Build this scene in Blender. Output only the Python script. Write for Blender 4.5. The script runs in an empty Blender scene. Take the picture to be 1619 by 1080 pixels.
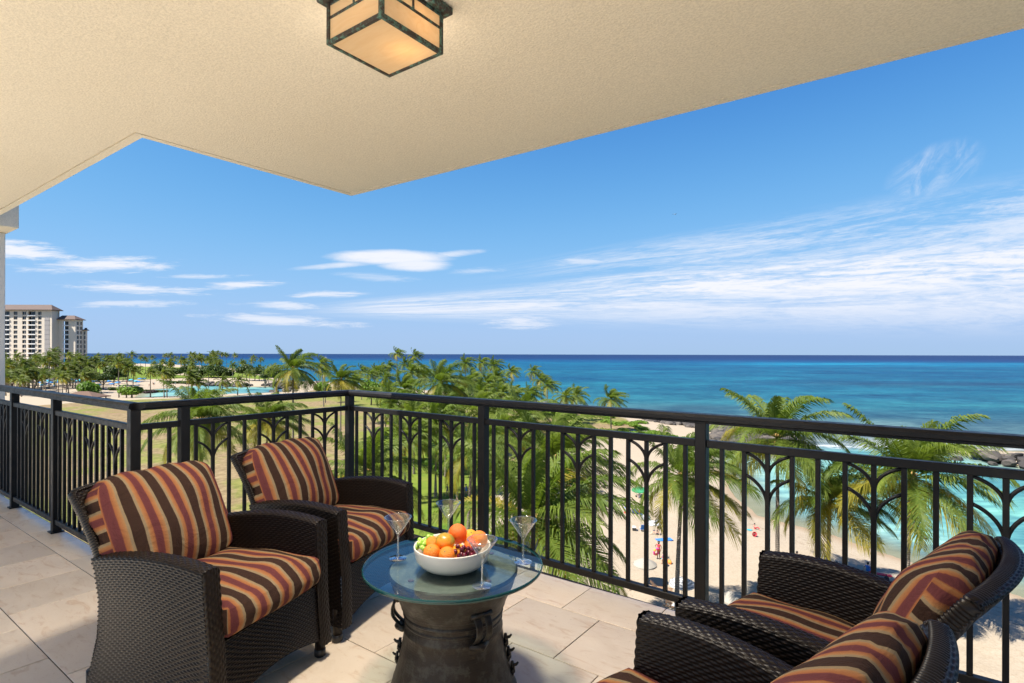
import bpy, bmesh, math, random
import numpy as np
from mathutils import Matrix, Vector

random.seed(11)
rng = np.random.default_rng(7)
scene = bpy.context.scene
C = scene.collection

# ------------------------------------------------------------------ camera, sky, sun, exposure
YAW = math.radians(36.3)
CT, ST = math.cos(YAW), math.sin(YAW)
EYE = 1.40
cam_d = bpy.data.cameras.new("camera")
cam_d.sensor_width = 36.0
cam_d.lens = 36.0 * 885.0 / 1619.0
cam_d.shift_y = 20.05 / 1619.0
cam_d.clip_start = 0.05
cam_d.clip_end = 90000.0
cam = bpy.data.objects.new("camera", cam_d)
C.objects.link(cam)
cam.matrix_world = (Matrix.Translation((0, 0, EYE)) @ Matrix.Rotation(YAW, 4, 'Z')
                    @ Matrix.Rotation(math.radians(90), 4, 'X') @ Matrix.Rotation(math.radians(0.138), 4, 'Z'))
scene.camera = cam

SUN_TO = Vector((-0.27, -0.53, 0.80)).normalized()      # direction towards the sun
SUN_EL = math.asin(SUN_TO.z)
SUN_STRENGTH = 2.9
SKY_STRENGTH = 0.052
EXPOSURE = 2.05
BACK_Y = -1.28                                             # where the ceiling ends behind the camera, cut short to let sun in
BOUNCE_Y = -7.0                                              # back end of an unseen floor added to bounce sunlight

scene.view_settings.view_transform = 'Standard'
scene.view_settings.look = 'None'
scene.view_settings.gamma = 1.0
scene.view_settings.use_curve_mapping = False
scene.view_settings.exposure = EXPOSURE
scene.render.engine = 'CYCLES'
cy = scene.cycles
cy.max_bounces = 9
cy.diffuse_bounces = 5
cy.glossy_bounces = 4
cy.transmission_bounces = 6
cy.transparent_max_bounces = 24
cy.caustics_reflective = False
cy.caustics_refractive = False
cy.sample_clamp_indirect = 6.0
cy.use_denoising = True


class NT:
    """small helper to write node trees as expressions"""
    def __init__(self, tree):
        self.t = tree
        self.n = tree.nodes
        self.l = tree.links

    def new(self, kind, **props):
        nd = self.n.new(kind)
        for k, v in props.items():
            setattr(nd, k, v)
        return nd

    def put(self, sock, v):
        if isinstance(v, bpy.types.NodeSocket):
            self.l.new(v, sock)
        elif v is not None:
            if sock.type == 'RGBA' and not hasattr(v, '__len__'):
                v = (v, v, v, 1)
            if sock.type == 'RGBA' and len(v) == 3:
                v = (*v, 1)
            sock.default_value = v

    def m(self, op, a, b=None, c=None, clamp=False):
        nd = self.new('ShaderNodeMath', operation=op, use_clamp=clamp)
        for i, v in enumerate((a, b, c)):
            if v is not None:
                self.put(nd.inputs[i], v)
        return nd.outputs[0]

    def step(self, x, lo, hi, a=0.0, b=1.0):
        nd = self.new('ShaderNodeMapRange', interpolation_type='SMOOTHSTEP')
        for i, v in enumerate((x, lo, hi, a, b)):
            self.put(nd.inputs[i], v)
        return nd.outputs[0]

    def mix(self, f, a, b, blend='MIX'):
        nd = self.new('ShaderNodeMix', data_type='RGBA', blend_type=blend)
        self.put(nd.inputs[0], f)
        self.put(nd.inputs[6], a)
        self.put(nd.inputs[7], b)
        return nd.outputs[2]

    def noise(self, vec, scale, detail=3.0, rough=0.55, dist=0.0, dims='3D'):
        nd = self.new('ShaderNodeTexNoise', noise_dimensions=dims)
        if vec is not None:
            self.put(nd.inputs['Vector'], vec)
        self.put(nd.inputs['Scale'], scale)
        self.put(nd.inputs['Detail'], detail)
        self.put(nd.inputs['Roughness'], rough)
        self.put(nd.inputs['Distortion'], dist)
        return nd.outputs[0]

    def xyz(self, x, y, z=0.0):
        nd = self.new('ShaderNodeCombineXYZ')
        for i, v in enumerate((x, y, z)):
            self.put(nd.inputs[i], v)
        return nd.outputs[0]

    def sep(self, v):
        nd = self.new('ShaderNodeSeparateXYZ')
        self.put(nd.inputs[0], v)
        return nd.outputs

    def coord(self, which='Object'):
        return self.new('ShaderNodeTexCoord').outputs[which]

    def pos(self):
        return self.new('ShaderNodeNewGeometry').outputs['Position']

    def scale(self, v, s):
        nd = self.new('ShaderNodeVectorMath', operation='MULTIPLY')
        self.put(nd.inputs[0], v)
        nd.inputs[1].default_value = s
        return nd.outputs[0]

    def attr(self, name, out='Fac'):
        return self.new('ShaderNodeAttribute', attribute_name=name).outputs[out]

    def ramp(self, f, stops, interp='LINEAR'):
        nd = self.new('ShaderNodeValToRGB')
        cr = nd.color_ramp
        cr.interpolation = interp
        while len(cr.elements) < len(stops):
            cr.elements.new(0.5)
        for e, (p, c) in zip(cr.elements, stops):
            e.position = p
            e.color = (*c, 1)
        self.put(nd.inputs[0], f)
        return nd.outputs[0]

    def bump(self, h, strength=0.3, dist=0.01, normal=None):
        nd = self.new('ShaderNodeBump')
        self.put(nd.inputs['Height'], h)
        nd.inputs['Strength'].default_value = strength
        nd.inputs['Distance'].default_value = dist
        if normal is not None:
            self.put(nd.inputs['Normal'], normal)
        return nd.outputs[0]


# ---- world: Nishita sky with procedural cloud layers written in sky direction space
world = bpy.data.worlds.new("World")
scene.world = world
world.use_nodes = True
W = NT(world.node_tree)
W.n.clear()
sky = W.new('ShaderNodeTexSky', sky_type='NISHITA')
sky.sun_disc = False
sky.sun_elevation = SUN_EL
sky.sun_rotation = math.atan2(SUN_TO.x, SUN_TO.y)
sky.altitude = 0
sky.air_density = 0.7
sky.dust_density = 0.0
sky.ozone_density = 5.0
sdir = W.coord('Generated')
sx, sy, sz = W.sep(sdir)
fwd = W.m('ADD', W.m('MULTIPLY', sx, -ST), W.m('MULTIPLY', sy, CT))        # seaward axis of the sky
rgt = W.m('ADD', W.m('MULTIPLY', sx, CT), W.m('MULTIPLY', sy, ST))
fw = W.m('MAXIMUM', fwd, 0.08)
P = W.m('DIVIDE', rgt, fw)
Q = W.m('DIVIDE', sz, fw)
front = W.step(fwd, 0.1, 0.35)


def px_p(u): return (u - 809.5) / 885.0
def px_q(v): return (560.0 - v) / 885.0


def streaks(sp, sq, detail=6.0, rough=0.6, seed=0.0, dist=0.0):
    return W.noise(W.xyz(W.m('MULTIPLY', P, sp), W.m('MULTIPLY', Q, sq), seed), 1.0, detail, rough, dist)


warp = W.noise(W.xyz(W.m('MULTIPLY', P, 8.0), W.m('MULTIPLY', Q, 34.0), 3.3), 1.0, 9.0, 0.66, 0.5)
warp = W.m('SUBTRACT', warp, 0.5)
# fan of cirrus spreading from low on the sea horizon
du = W.m('SUBTRACT', P, px_p(330))
dv = W.m('SUBTRACT', Q, px_q(497))
ang = W.m('DIVIDE', dv, W.m('MAXIMUM', du, 0.02))
fan_n = W.noise(W.xyz(W.m('MULTIPLY', ang, 40.0), W.m('MULTIPLY', du, 2.6), 1.7), 1.0, 9.0, 0.68, 0.7)
fan_f = W.noise(W.xyz(W.m('MULTIPLY', ang, 210.0), W.m('MULTIPLY', du, 24.0), 5.1), 1.0, 5.0, 0.66, 0.8)
fan_v = W.m('ADD', W.m('MULTIPLY', fan_n, 0.70), W.m('MULTIPLY', fan_f, 0.30))
low = W.m('MULTIPLY', W.step(ang, -0.045, 0.03), W.step(ang, 0.05, 0.11, 1.0, 0.0))
high = W.m('MULTIPLY', W.step(ang, 0.03, 0.07), W.step(ang, 0.135, 0.185, 1.0, 0.0))
low = W.m('MULTIPLY', low, W.step(du, 0.12, 0.34))
high = W.m('MULTIPLY', high, W.step(du, 0.42, 0.85))
fan = W.m('ADD', W.m('MULTIPLY', low, W.step(fan_v, 0.30, 0.64, 0.0, 0.90)),
          W.m('MULTIPLY', high, W.step(fan_v, 0.38, 0.66, 0.0, 0.66)), clamp=True)
cl = fan


def blob(u, v, hw, hh, slope=0.0, amp=0.9, wamp=0.5, soft=1.0, lo=0.0):
    a = W.m('SUBTRACT', P, px_p(u))
    b = W.m('SUBTRACT', W.m('SUBTRACT', Q, px_q(v)), W.m('MULTIPLY', a, slope))
    soft, wamp = soft * 1.25, wamp * 1.25
    r = W.m('ADD', W.m('POWER', W.m('DIVIDE', a, hw / 885.0), 2.0), W.m('POWER', W.m('DIVIDE', b, hh / 885.0), 2.0))
    e = W.m('SUBTRACT', 1.0, r)
    e = W.m('ADD', e, W.m('MULTIPLY', warp, wamp * 3.6))
    return W.step(e, lo, lo + soft, 0.0, amp)


fine = streaks(13, 120, 9, 0.70, 9.0, 0.5)
fine2 = streaks(7, 60, 9, 0.68, 4.0, 0.8)
# soft lens cloud with drawn-out ends
for args in [(618, 407, 112, 14, 0.0, 0.97, 0.22, 0.7), (655, 419, 66, 12, -0.02, 0.92, 0.3, 0.8),
             (705, 403, 66, 7, 0.10, 0.85, 0.5, 1.1), (525, 421, 84, 6, 0.08, 0.8, 0.5, 1.1)]:
    b = W.m('MULTIPLY', blob(*args), W.step(fine, 0.15, 0.50, 0.70, 1.0))
    cl = W.m('MAXIMUM', cl, b)
# torn streaks: a wide soft patch cut through by streaked noise
for u, v, hw, hh, sl, amp in [(20, 398, 130, 24, -0.10, 0.95), (150, 421, 175, 17, 0.03, 0.95), (225, 458, 165, 13, -0.05, 0.92), (380, 452, 95, 9, 0.05, 0.85),
                              (190, 481, 150, 9, 0.0, 0.6), (440, 507, 170, 13, -0.07, 0.75), (450, 484, 110, 8, -0.03, 0.72), (820, 508, 95, 22, 0.0, 0.72),
                              (525, 466, 90, 8, 0.0, 0.75), (930, 412, 90, 10, 0.05, 0.6), (330, 438, 90, 6, 0.02, 0.6), (600, 440, 90, 9, -0.06, 0.35), (760, 428, 80, 8, 0.05, 0.4)]:
    a = W.m('SUBTRACT', P, px_p(u))
    b = W.m('SUBTRACT', W.m('SUBTRACT', Q, px_q(v)), W.m('MULTIPLY', a, sl))
    r = W.m('ADD', W.m('POWER', W.m('DIVIDE', a, hw / 885.0), 2.0), W.m('POWER', W.m('DIVIDE', b, hh / 885.0), 2.0))
    e = W.m('SUBTRACT', 1.0, W.m('SQRT', r))
    nz = W.m('ADD', W.m('MULTIPLY', fine2, 1.5), W.m('MULTIPLY', fine, 0.9))
    e = W.m('ADD', W.m('MULTIPLY', e, 0.95), W.m('SUBTRACT', W.m('MULTIPLY', nz, 1.25), 1.66))
    b = W.m('MULTIPLY', W.step(e, 0.0, 0.75, 0.0, amp), W.step(r, 0.75, 1.0, 1.0, 0.0))
    cl = W.m('MAXIMUM', cl, b)
# torn wisp above the fan
wu = W.m('SUBTRACT', P, px_p(1478))
wv = W.m('SUBTRACT', Q, px_q(268))
wn = W.noise(W.xyz(W.m('ADD', W.m('MULTIPLY', P, 20.0), W.m('MULTIPLY', Q, -9.0)), W.m('MULTIPLY', Q, 11.0), 2.0), 1.0, 9.0, 0.68, 0.9)
wr = W.m('ADD', W.m('POWER', W.m('DIVIDE', wu, 0.10), 2.0), W.m('POWER', W.m('DIVIDE', W.m('SUBTRACT', wv, W.m('MULTIPLY', wu, 0.35)), 0.055), 2.0))
wm = W.m('MULTIPLY', W.step(wr, 0.0, 1.0, 1.0, 0.0), W.step(wn, 0.36, 0.80, 0.0, 0.62))
cl = W.m('MAXIMUM', cl, wm)
# thin general veil that carries on outside the view
veil = W.noise(W.xyz(W.m('MULTIPLY', sx, 3.0), W.m('MULTIPLY', sy, 3.0), W.m('MULTIPLY', sz, 9.0)), 1.0, 6.0, 0.6, 0.8)
back = W.m('MULTIPLY', W.step(veil, 0.52, 0.78, 0.0, 0.45), W.m('SUBTRACT', 1.0, front))
cl = W.m('ADD', W.m('MULTIPLY', cl, front), back, clamp=True)
cl = W.m('MULTIPLY', cl, W.step(sz, 0.0, 0.05))
# shoulder on each channel, as the camera's own tone curve gives a deep tropical sky
rgb = W.new('ShaderNodeSeparateColor')
W.l.new(sky.outputs[0], rgb.inputs[0])


def shoulder(x, top, off, k):
    e = W.m('EXPONENT', W.m('MULTIPLY', W.m('SUBTRACT', x, off), -1.0 / k))
    return W.m('MAXIMUM', W.m('MULTIPLY', W.m('SUBTRACT', 1.0, e), top), W.m('MULTIPLY', x, 0.22))


cc = W.new('ShaderNodeCombineColor')
for i, (top, off_, k) in enumerate([(2.10, 0.46, 1.65), (2.90, 0.70, 1.2), (4.65, 0.6, 1.95)]):
    W.l.new(shoulder(rgb.outputs[i], top, off_, k), cc.inputs[i])
CLOUD = (4.3, 4.4, 4.75)
haze_f = W.m('MULTIPLY', W.m('EXPONENT', W.m('DIVIDE', W.m('MAXIMUM', sz, 0.0), -0.075)), 0.92)
clear = W.mix(haze_f, cc.outputs[0], (1.84, 2.66, 3.80))
skycol = W.mix(cl, clear, CLOUD)
bg = W.new('ShaderNodeBackground')
W.l.new(skycol, bg.inputs[0])
bg.inputs[1].default_value = SKY_STRENGTH
wo = W.new('ShaderNodeOutputWorld')
W.l.new(bg.outputs[0], wo.inputs[0])

sun_d = bpy.data.lights.new("sun", 'SUN')
sun_d.energy = SUN_STRENGTH
sun_d.angle = math.radians(0.53)
sun_d.color = (1.0, 0.955, 0.88)
sun = bpy.data.objects.new("sun", sun_d)
C.objects.link(sun)
sun.rotation_euler = (-SUN_TO).to_track_quat('-Z', 'Y').to_euler()
sun.location = (0, -20, 40)

# ------------------------------------------------------------------ helpers
def O(x, d, z=0.0):
    """metres across the view axis (x) and along it (d), from below the camera -> world"""
    return (x * CT - d * ST, x * ST + d * CT, z)


def tag(o, label=None, cat=None, group=None, kind=None):
    if label: o['label'] = label
    if cat: o['category'] = cat
    if group: o['group'] = group
    if kind: o['kind'] = kind
    return o


def thing(name, loc, label, cat, rz=0.0, group=None):
    o = bpy.data.objects.new(name, None)
    o.empty_display_size = 0.1
    C.objects.link(o)
    o.location = loc
    o.rotation_euler = (0, 0, rz)
    return tag(o, label, cat, group)


def link(name, me, parent=None, loc=None, rot=None, scale=None):
    o = bpy.data.objects.new(name, me)
    C.objects.link(o)
    if parent is not None: o.parent = parent
    if loc is not None: o.location = loc
    if rot is not None: o.rotation_euler = rot
    if scale is not None: o.scale = scale
    return o


def mesh(name, verts, faces, mats=(), smooth=False, uv=None, midx=None):
    me = bpy.data.meshes.new(name)
    if isinstance(verts, np.ndarray): verts = verts.tolist()
    if isinstance(faces, np.ndarray): faces = faces.tolist()
    me.from_pydata(verts, [], faces)
    for m_ in (mats if isinstance(mats, (list, tuple)) else [mats]):
        me.materials.append(m_)
    if smooth: me.polygons.foreach_set('use_smooth', np.ones(len(me.polygons), bool))
    if midx is not None: me.polygons.foreach_set('material_index', np.asarray(midx, np.int32))
    if uv is not None:
        l = me.uv_layers.new(name="UVMap")
        vi = np.empty(len(me.loops), np.int32)
        me.loops.foreach_get('vertex_index', vi)
        l.data.foreach_set('uv', np.asarray(uv, np.float32)[vi].ravel())
    me.update()
    return me


class MB:
    """collects verts and faces for one mesh"""
    def __init__(self):
        self.v = []; self.f = []; self.mi = []

    def add(self, vs, fs, mi=0):
        b = len(self.v)
        self.v += [tuple(p) for p in vs]
        self.f += [[i + b for i in q] for q in fs]
        self.mi += [mi] * len(fs)

    def box(self, x0, x1, y0, y1, z0, z1, mi=0):
        self.add([(x0, y0, z0), (x1, y0, z0), (x1, y1, z0), (x0, y1, z0), (x0, y0, z1), (x1, y0, z1), (x1, y1, z1), (x0, y1, z1)],
                 [(0, 3, 2, 1), (4, 5, 6, 7), (0, 1, 5, 4), (1, 2, 6, 5), (2, 3, 7, 6), (3, 0, 4, 7)], mi)

    def bbox(self, x0, x1, y0, y1, z0, z1, b=0.004, mi=0):
        """box with its edges chamfered"""
        bm = bmesh.new()
        bmesh.ops.create_cube(bm, size=1)
        for v in bm.verts:
            v.co = Vector(((x0 + x1) / 2 + v.co.x * (x1 - x0), (y0 + y1) / 2 + v.co.y * (y1 - y0), (z0 + z1) / 2 + v.co.z * (z1 - z0)))
        bmesh.ops.bevel(bm, geom=bm.edges[:], offset=b, segments=1, affect='EDGES')
        bm.verts.index_update()
        self.add([v.co[:] for v in bm.verts], [[v.index for v in f.verts] for f in bm.faces], mi)
        bm.free()

    def tube(self, pts, radii, n=8, caps=True, mi=0, squash=None):
        pts = [Vector(p) for p in pts]
        if not hasattr(radii, '__len__'): radii = [radii] * len(pts)
        vs = []; up = None
        for i, p in enumerate(pts):
            t = (pts[min(i + 1, len(pts) - 1)] - pts[max(i - 1, 0)]).normalized()
            if up is None:
                up = Vector((0, 0, 1)) if abs(t.z) < 0.9 else Vector((0, 1, 0))
            a = t.cross(up).normalized()
            b = a.cross(t).normalized()
            up = b
            for k in range(n):
                an = 2 * math.pi * k / n
                q = p + (a * math.cos(an) + b * math.sin(an) * (squash or 1)) * radii[i]
                vs.append(q)
        fs = []
        for i in range(len(pts) - 1):
            for k in range(n):
                fs.append((i * n + k, i * n + (k + 1) % n, (i + 1) * n + (k + 1) % n, (i + 1) * n + k))
        if caps:
            fs.append(list(range(n))[::-1]); fs.append([(len(pts) - 1) * n + k for k in range(n)])
        self.add(vs, fs, mi)

    def lathe(self, prof, n=32, mi=0, cx=0, cy=0):
        vs = []; fs = []
        rows = []
        for r, z in prof:
            if r < 1e-6:
                rows.append([len(vs)]); vs.append((cx, cy, z))
            else:
                rows.append(list(range(len(vs), len(vs) + n)))
                vs += [(cx + r * math.cos(2 * math.pi * k / n), cy + r * math.sin(2 * math.pi * k / n), z) for k in range(n)]
        for a, b in zip(rows, rows[1:]):
            for k in range(n):
                k2 = (k + 1) % n
                if len(a) == 1 and len(b) == 1: continue
                if len(a) == 1: fs.append((a[0], b[k], b[k2])[::-1])
                elif len(b) == 1: fs.append((a[k], a[k2], b[0]))
                else: fs.append((a[k], a[k2], b[k2], b[k]))
        self.add(vs, fs, mi)

    def prism(self, poly, z0, z1, mi=0):
        n = len(poly)
        self.add([(x, y, z0) for x, y in poly] + [(x, y, z1) for x, y in poly],
                 [list(range(n))[::-1], [n + i for i in range(n)]] + [(i, (i + 1) % n, n + (i + 1) % n, n + i) for i in range(n)], mi)

    def mesh(self, name, mats, smooth=False):
        me = mesh(name, self.v, self.f, mats, smooth, midx=self.mi)
        return me

    def build(self, name, mats, parent=None, smooth=False, loc=None, rot=None, angle=None):
        me = self.mesh(name, mats, smooth)
        if angle is not None:
            me.polygons.foreach_set('use_smooth', np.ones(len(me.polygons), bool))
            me.set_sharp_from_angle(angle=math.radians(angle))
        return link(name, me, parent, loc, rot)


def material(name):
    m_ = bpy.data.materials.new(name)
    m_.use_nodes = True
    t = NT(m_.node_tree)
    t.n.clear()
    return m_, t


def principled(t, color, rough=0.5, metal=0.0, normal=None, spec=0.5, **kw):
    p = t.new('ShaderNodeBsdfPrincipled')
    t.put(p.inputs['Base Color'], color)
    t.put(p.inputs['Roughness'], rough)
    t.put(p.inputs['Metallic'], metal)
    t.put(p.inputs['Specular IOR Level'], spec)
    if normal is not None: t.put(p.inputs['Normal'], normal)
    for k, v in kw.items(): t.put(p.inputs[k.replace('_', ' ')], v)
    return p.outputs[0]


def out(t, sh):
    o = t.new('ShaderNodeOutputMaterial')
    t.l.new(sh, o.inputs[0])


def simple(name, col, rough=0.6, metal=0.0, var=0.12, scale=12.0, bump=0.0, bscale=60.0, spec=0.5, random_var=0.0):
    m_, t = material(name)
    co = t.coord()
    n = t.noise(co, scale, 4)
    lo = tuple(c * (1 - var) for c in col); hi = tuple(min(1, c * (1 + var)) for c in col)
    c = t.mix(n, lo, hi)
    if random_var:
        r = t.new('ShaderNodeObjectInfo').outputs['Random']
        c = t.mix(1.0, c, t.mix(r, tuple([1 - random_var] * 3), tuple([1 + random_var] * 3)), 'MULTIPLY')
    nm = t.bump(t.noise(co, bscale, 4), bump, 0.01) if bump else None
    out(t, principled(t, c, rough, metal, nm, spec))
    return m_


# ------------------------------------------------------------------ materials
def mat_stucco():
    m_, t = material("stucco")
    co = t.pos()
    big = t.noise(co, 0.9, 4)
    grain = t.noise(co, 95, 3, 0.6)
    pit = t.noise(co, 210, 2, 0.5)
    c = t.mix(big, (0.745, 0.66, 0.515), (0.815, 0.735, 0.595))
    c = t.mix(1.0, c, t.mix(t.step(grain, 0.3, 0.7), (0.90, 0.90, 0.90), (1.07, 1.07, 1.07)), 'MULTIPLY')  # relief shade of grain and pits put into the colour, bump shows little
    c = t.mix(t.step(pit, 0.64, 0.72, 0.0, 0.45), c, (0.40, 0.30, 0.18))
    h = t.m('ADD', t.m('MULTIPLY', grain, 0.7), t.m('MULTIPLY', pit, 0.3))
    out(t, principled(t, c, 0.92, 0, t.bump(h, 0.65, 0.007), 0.2))
    return m_


def mat_travertine():
    m_, t = material("travertine")
    r = t.new('ShaderNodeObjectInfo').outputs['Random']
    p = t.pos()
    off = t.xyz(t.m('MULTIPLY', r, 37.0), t.m('MULTIPLY', r, 91.0), 0.0)
    v = t.new('ShaderNodeVectorMath', operation='ADD'); t.put(v.inputs[0], p); t.put(v.inputs[1], off); v = v.outputs[0]
    cloud = t.noise(v, 3.2, 6, 0.62, 1.2)
    vein = t.noise(t.scale(v, (3.0, 9.0, 3.0)), 1.6, 6, 0.65, 1.6)
    fine = t.noise(v, 60, 3)
    c = t.mix(cloud, (0.70, 0.57, 0.425), (0.85, 0.745, 0.60))
    c = t.mix(t.step(vein, 0.50, 0.72, 0.0, 0.7), c, (0.60, 0.42, 0.27))
    c = t.mix(t.step(vein, 0.28, 0.42, 0.35, 0.0), c, (0.84, 0.77, 0.66))
    c = t.mix(t.step(fine, 0.64, 0.74, 0.0, 0.3), c, (0.36, 0.27, 0.19))
    dirt = t.noise(p, 1.1, 7, 0.7, 1.0)
    c = t.mix(t.step(dirt, 0.52, 0.70, 0.0, 0.32), c, t.mix(1.0, c, (0.74, 0.68, 0.60), 'MULTIPLY'))
    sp = t.noise(v, 130, 2, 0.5)
    c = t.mix(t.step(sp, 0.68, 0.74, 0.0, 0.5), c, (0.34, 0.25, 0.17))
    c = t.mix(1.0, c, t.mix(r, (0.80, 0.80, 0.81), (1.06, 1.04, 1.02)), 'MULTIPLY')
    out(t, principled(t, c, t.step(cloud, 0.3, 0.7, 0.30, 0.46), 0, t.bump(t.noise(v, 26, 4), 0.08, 0.004), 0.5))
    return m_


def mat_rail():
    m_, t = material("black_bronze_paint")
    p = t.pos()
    c = t.mix(t.noise(p, 9, 4), (0.006, 0.0056, 0.0058), (0.012, 0.0112, 0.0115))
    out(t, principled(t, c, t.step(t.noise(p, 22, 3), 0.3, 0.7, 0.36, 0.5), 0, t.bump(t.noise(p, 160, 2), 0.10, 0.002), 0.25))
    return m_


def mat_wicker():
    m_, t = material("espresso_wicker")
    co = t.coord()
    r = t.m('ADD', t.m('MULTIPLY', t.noise(co, 190, 2), 0.55), t.m('MULTIPLY', t.noise(t.scale(co, (5.0, 5.0, 95.0)), 1.0, 3, 0.7), 0.50))
    c = t.mix(r, (0.0024, 0.0016, 0.0012), (0.0150, 0.0098, 0.0072))
    out(t, principled(t, c, 0.38, 0, t.bump(t.noise(co, 420, 2), 0.15, 0.001), 0.20))
    return m_


STRIPES = [(0.0, (0.082, 0.0235, 0.025)), (0.10, (0.090, 0.026, 0.0265)), (0.135, (0.22, 0.080, 0.032)), (0.205, (0.235, 0.105, 0.044)),
           (0.245, (0.245, 0.128, 0.055)), (0.262, (0.185, 0.135, 0.080)), (0.325, (0.185, 0.136, 0.081)), (0.338, (0.030, 0.0155, 0.0110)),
           (0.655, (0.029, 0.0150, 0.0105)), (0.668, (0.185, 0.136, 0.081)), (0.73, (0.185, 0.135, 0.080)), (0.75, (0.245, 0.128, 0.055)),
           (0.80, (0.235, 0.105, 0.044)), (0.87, (0.22, 0.080, 0.032)), (0.90, (0.090, 0.026, 0.0265)), (1.0, (0.082, 0.0235, 0.025))]


def mat_stripes():
    m_, t = material("striped_canvas")
    uv = t.coord('UV')
    u, v, _ = t.sep(uv)
    wob = t.m('MULTIPLY', t.m('SUBTRACT', t.noise(uv, 9, 2), 0.5), 0.006)
    fr = t.m('FRACT', t.m('DIVIDE', t.m('ADD', u, wob), 0.128))
    c = t.ramp(fr, STRIPES)
    threads = t.m('MULTIPLY', t.m('SINE', t.m('MULTIPLY', u, 5200)), t.m('SINE', t.m('MULTIPLY', v, 5200)))
    slub = t.noise(t.scale(uv, (160, 1500, 1)), 1.0, 2)
    slub2 = t.noise(t.scale(uv, (1500, 160, 1)), 1.0, 2)
    c = t.mix(t.step(slub, 0.42, 0.7, 0.0, 0.30), c, t.mix(1.0, c, (1.5, 1.45, 1.4), 'MULTIPLY'))
    c = t.mix(t.step(slub2, 0.5, 0.75, 0.0, 0.25), c, t.mix(1.0, c, (0.6, 0.6, 0.6), 'MULTIPLY'))
    h = t.m('ADD', t.m('MULTIPLY', threads, 0.2), t.m('ADD', slub, slub2))
    n1 = t.bump(h, 0.25, 0.0012)
    n2 = t.bump(t.noise(t.coord(), 10, 5, 0.6, 1.4), 0.6, 0.016, n1)
    out(t, principled(t, c, 0.9, 0, n2, 0.10))
    return m_


def mat_glass(name, tint, edge=1.0, rough=0.02, extra=0.0):
    """clear pane: tinted see-through mixed with mirror reflection by the glass's own reflectance"""
    m_, t = material(name)
    tr = t.new('ShaderNodeBsdfTransparent'); t.put(tr.inputs[0], tint)
    gl = t.new('ShaderNodeBsdfGlossy'); t.put(gl.inputs['Roughness'], rough); t.put(gl.inputs['Color'], (1, 1, 1))
    ge = t.new('ShaderNodeNewGeometry')
    dt = t.new('ShaderNodeVectorMath', operation='DOT_PRODUCT')
    t.l.new(ge.outputs['Normal'], dt.inputs[0]); t.l.new(ge.outputs['Incoming'], dt.inputs[1])
    g5 = t.m('POWER', t.m('SUBTRACT', 1.0, t.m('ABSOLUTE', dt.outputs['Value'])), 5.0)
    f = t.m('ADD', t.m('MULTIPLY', t.m('ADD', 0.04, t.m('MULTIPLY', g5, 0.96)), edge), extra, clamp=True)
    mx = t.new('ShaderNodeMixShader')
    t.l.new(f, mx.inputs[0]); t.l.new(tr.outputs[0], mx.inputs[1]); t.l.new(gl.outputs[0], mx.inputs[2])
    out(t, mx.outputs[0])
    return m_


def mat_bronze(name, a, b, verd, vamt, rough=0.5, metal=0.6, scale=9.0):
    m_, t = material(name)
    co = t.coord()
    n = t.noise(co, scale, 6, 0.65)
    c = t.mix(n, a, b)
    v = t.noise(co, scale * 2.2, 6, 0.7)
    c = t.mix(t.step(v, 0.47, 0.62, 0.0, vamt), c, verd)
    rings = t.m('SINE', t.m('MULTIPLY', t.sep(co)[2], 700.0))
    h = t.m('ADD', t.noise(co, 70, 5, 0.6), t.m('MULTIPLY', rings, 0.04))
    out(t, principled(t, c, t.step(n, 0.3, 0.7, rough - 0.1, rough + 0.14), metal, t.bump(h, 0.35, 0.004), 0.5))
    return m_


def mat_leaf(name, c1, c2, c3, trans=0.4):
    m_, t = material(name)
    r = t.new('ShaderNodeObjectInfo').outputs['Random']
    p = t.pos()
    n = t.noise(p, 1.3, 3)
    f = t.noise(p, 9.0, 2)
    c1, c2, c3 = (tuple(k * .95 for k in q_) for q_ in (c1, c2, c3))
    c = t.mix(n, c1, c2)
    c = t.mix(t.step(f, 0.5, 0.72, 0.0, 0.65), c, c3)
    c = t.mix(1.0, c, t.mix(r, (0.76, 0.80, 0.70), (1.22, 1.12, 1.15)), 'MULTIPLY')
    d = principled(t, c, 0.52, 0, None, 0.18)
    tl = t.new('ShaderNodeBsdfTranslucent')
    t.l.new(t.mix(1.0, c, (1.35, 1.5, 0.55), 'MULTIPLY'), tl.inputs[0])
    mx = t.new('ShaderNodeMixShader'); mx.inputs[0].default_value = trans
    t.l.new(d, mx.inputs[1]); t.l.new(tl.outputs[0], mx.inputs[2])
    out(t, mx.outputs[0])
    return m_


def mat_trunk():
    m_, t = material("palm_bark")
    co = t.coord()
    z = t.sep(t.pos())[2]
    ring = t.m('SINE', t.m('ADD', t.m('MULTIPLY', z, 42.0), t.m('MULTIPLY', t.noise(co, 3, 3), 6.0)))
    n = t.noise(co, 14, 5)
    c = t.mix(n, (0.115, 0.092, 0.072), (0.27, 0.225, 0.18))
    c = t.mix(t.step(ring, 0.45, 1.0, 0.0, 0.6), c, (0.07, 0.055, 0.043))
    out(t, principled(t, c, 0.9, 0, t.bump(t.m('ADD', ring, n), 0.5, 0.02), 0.2))
    return m_


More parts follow.
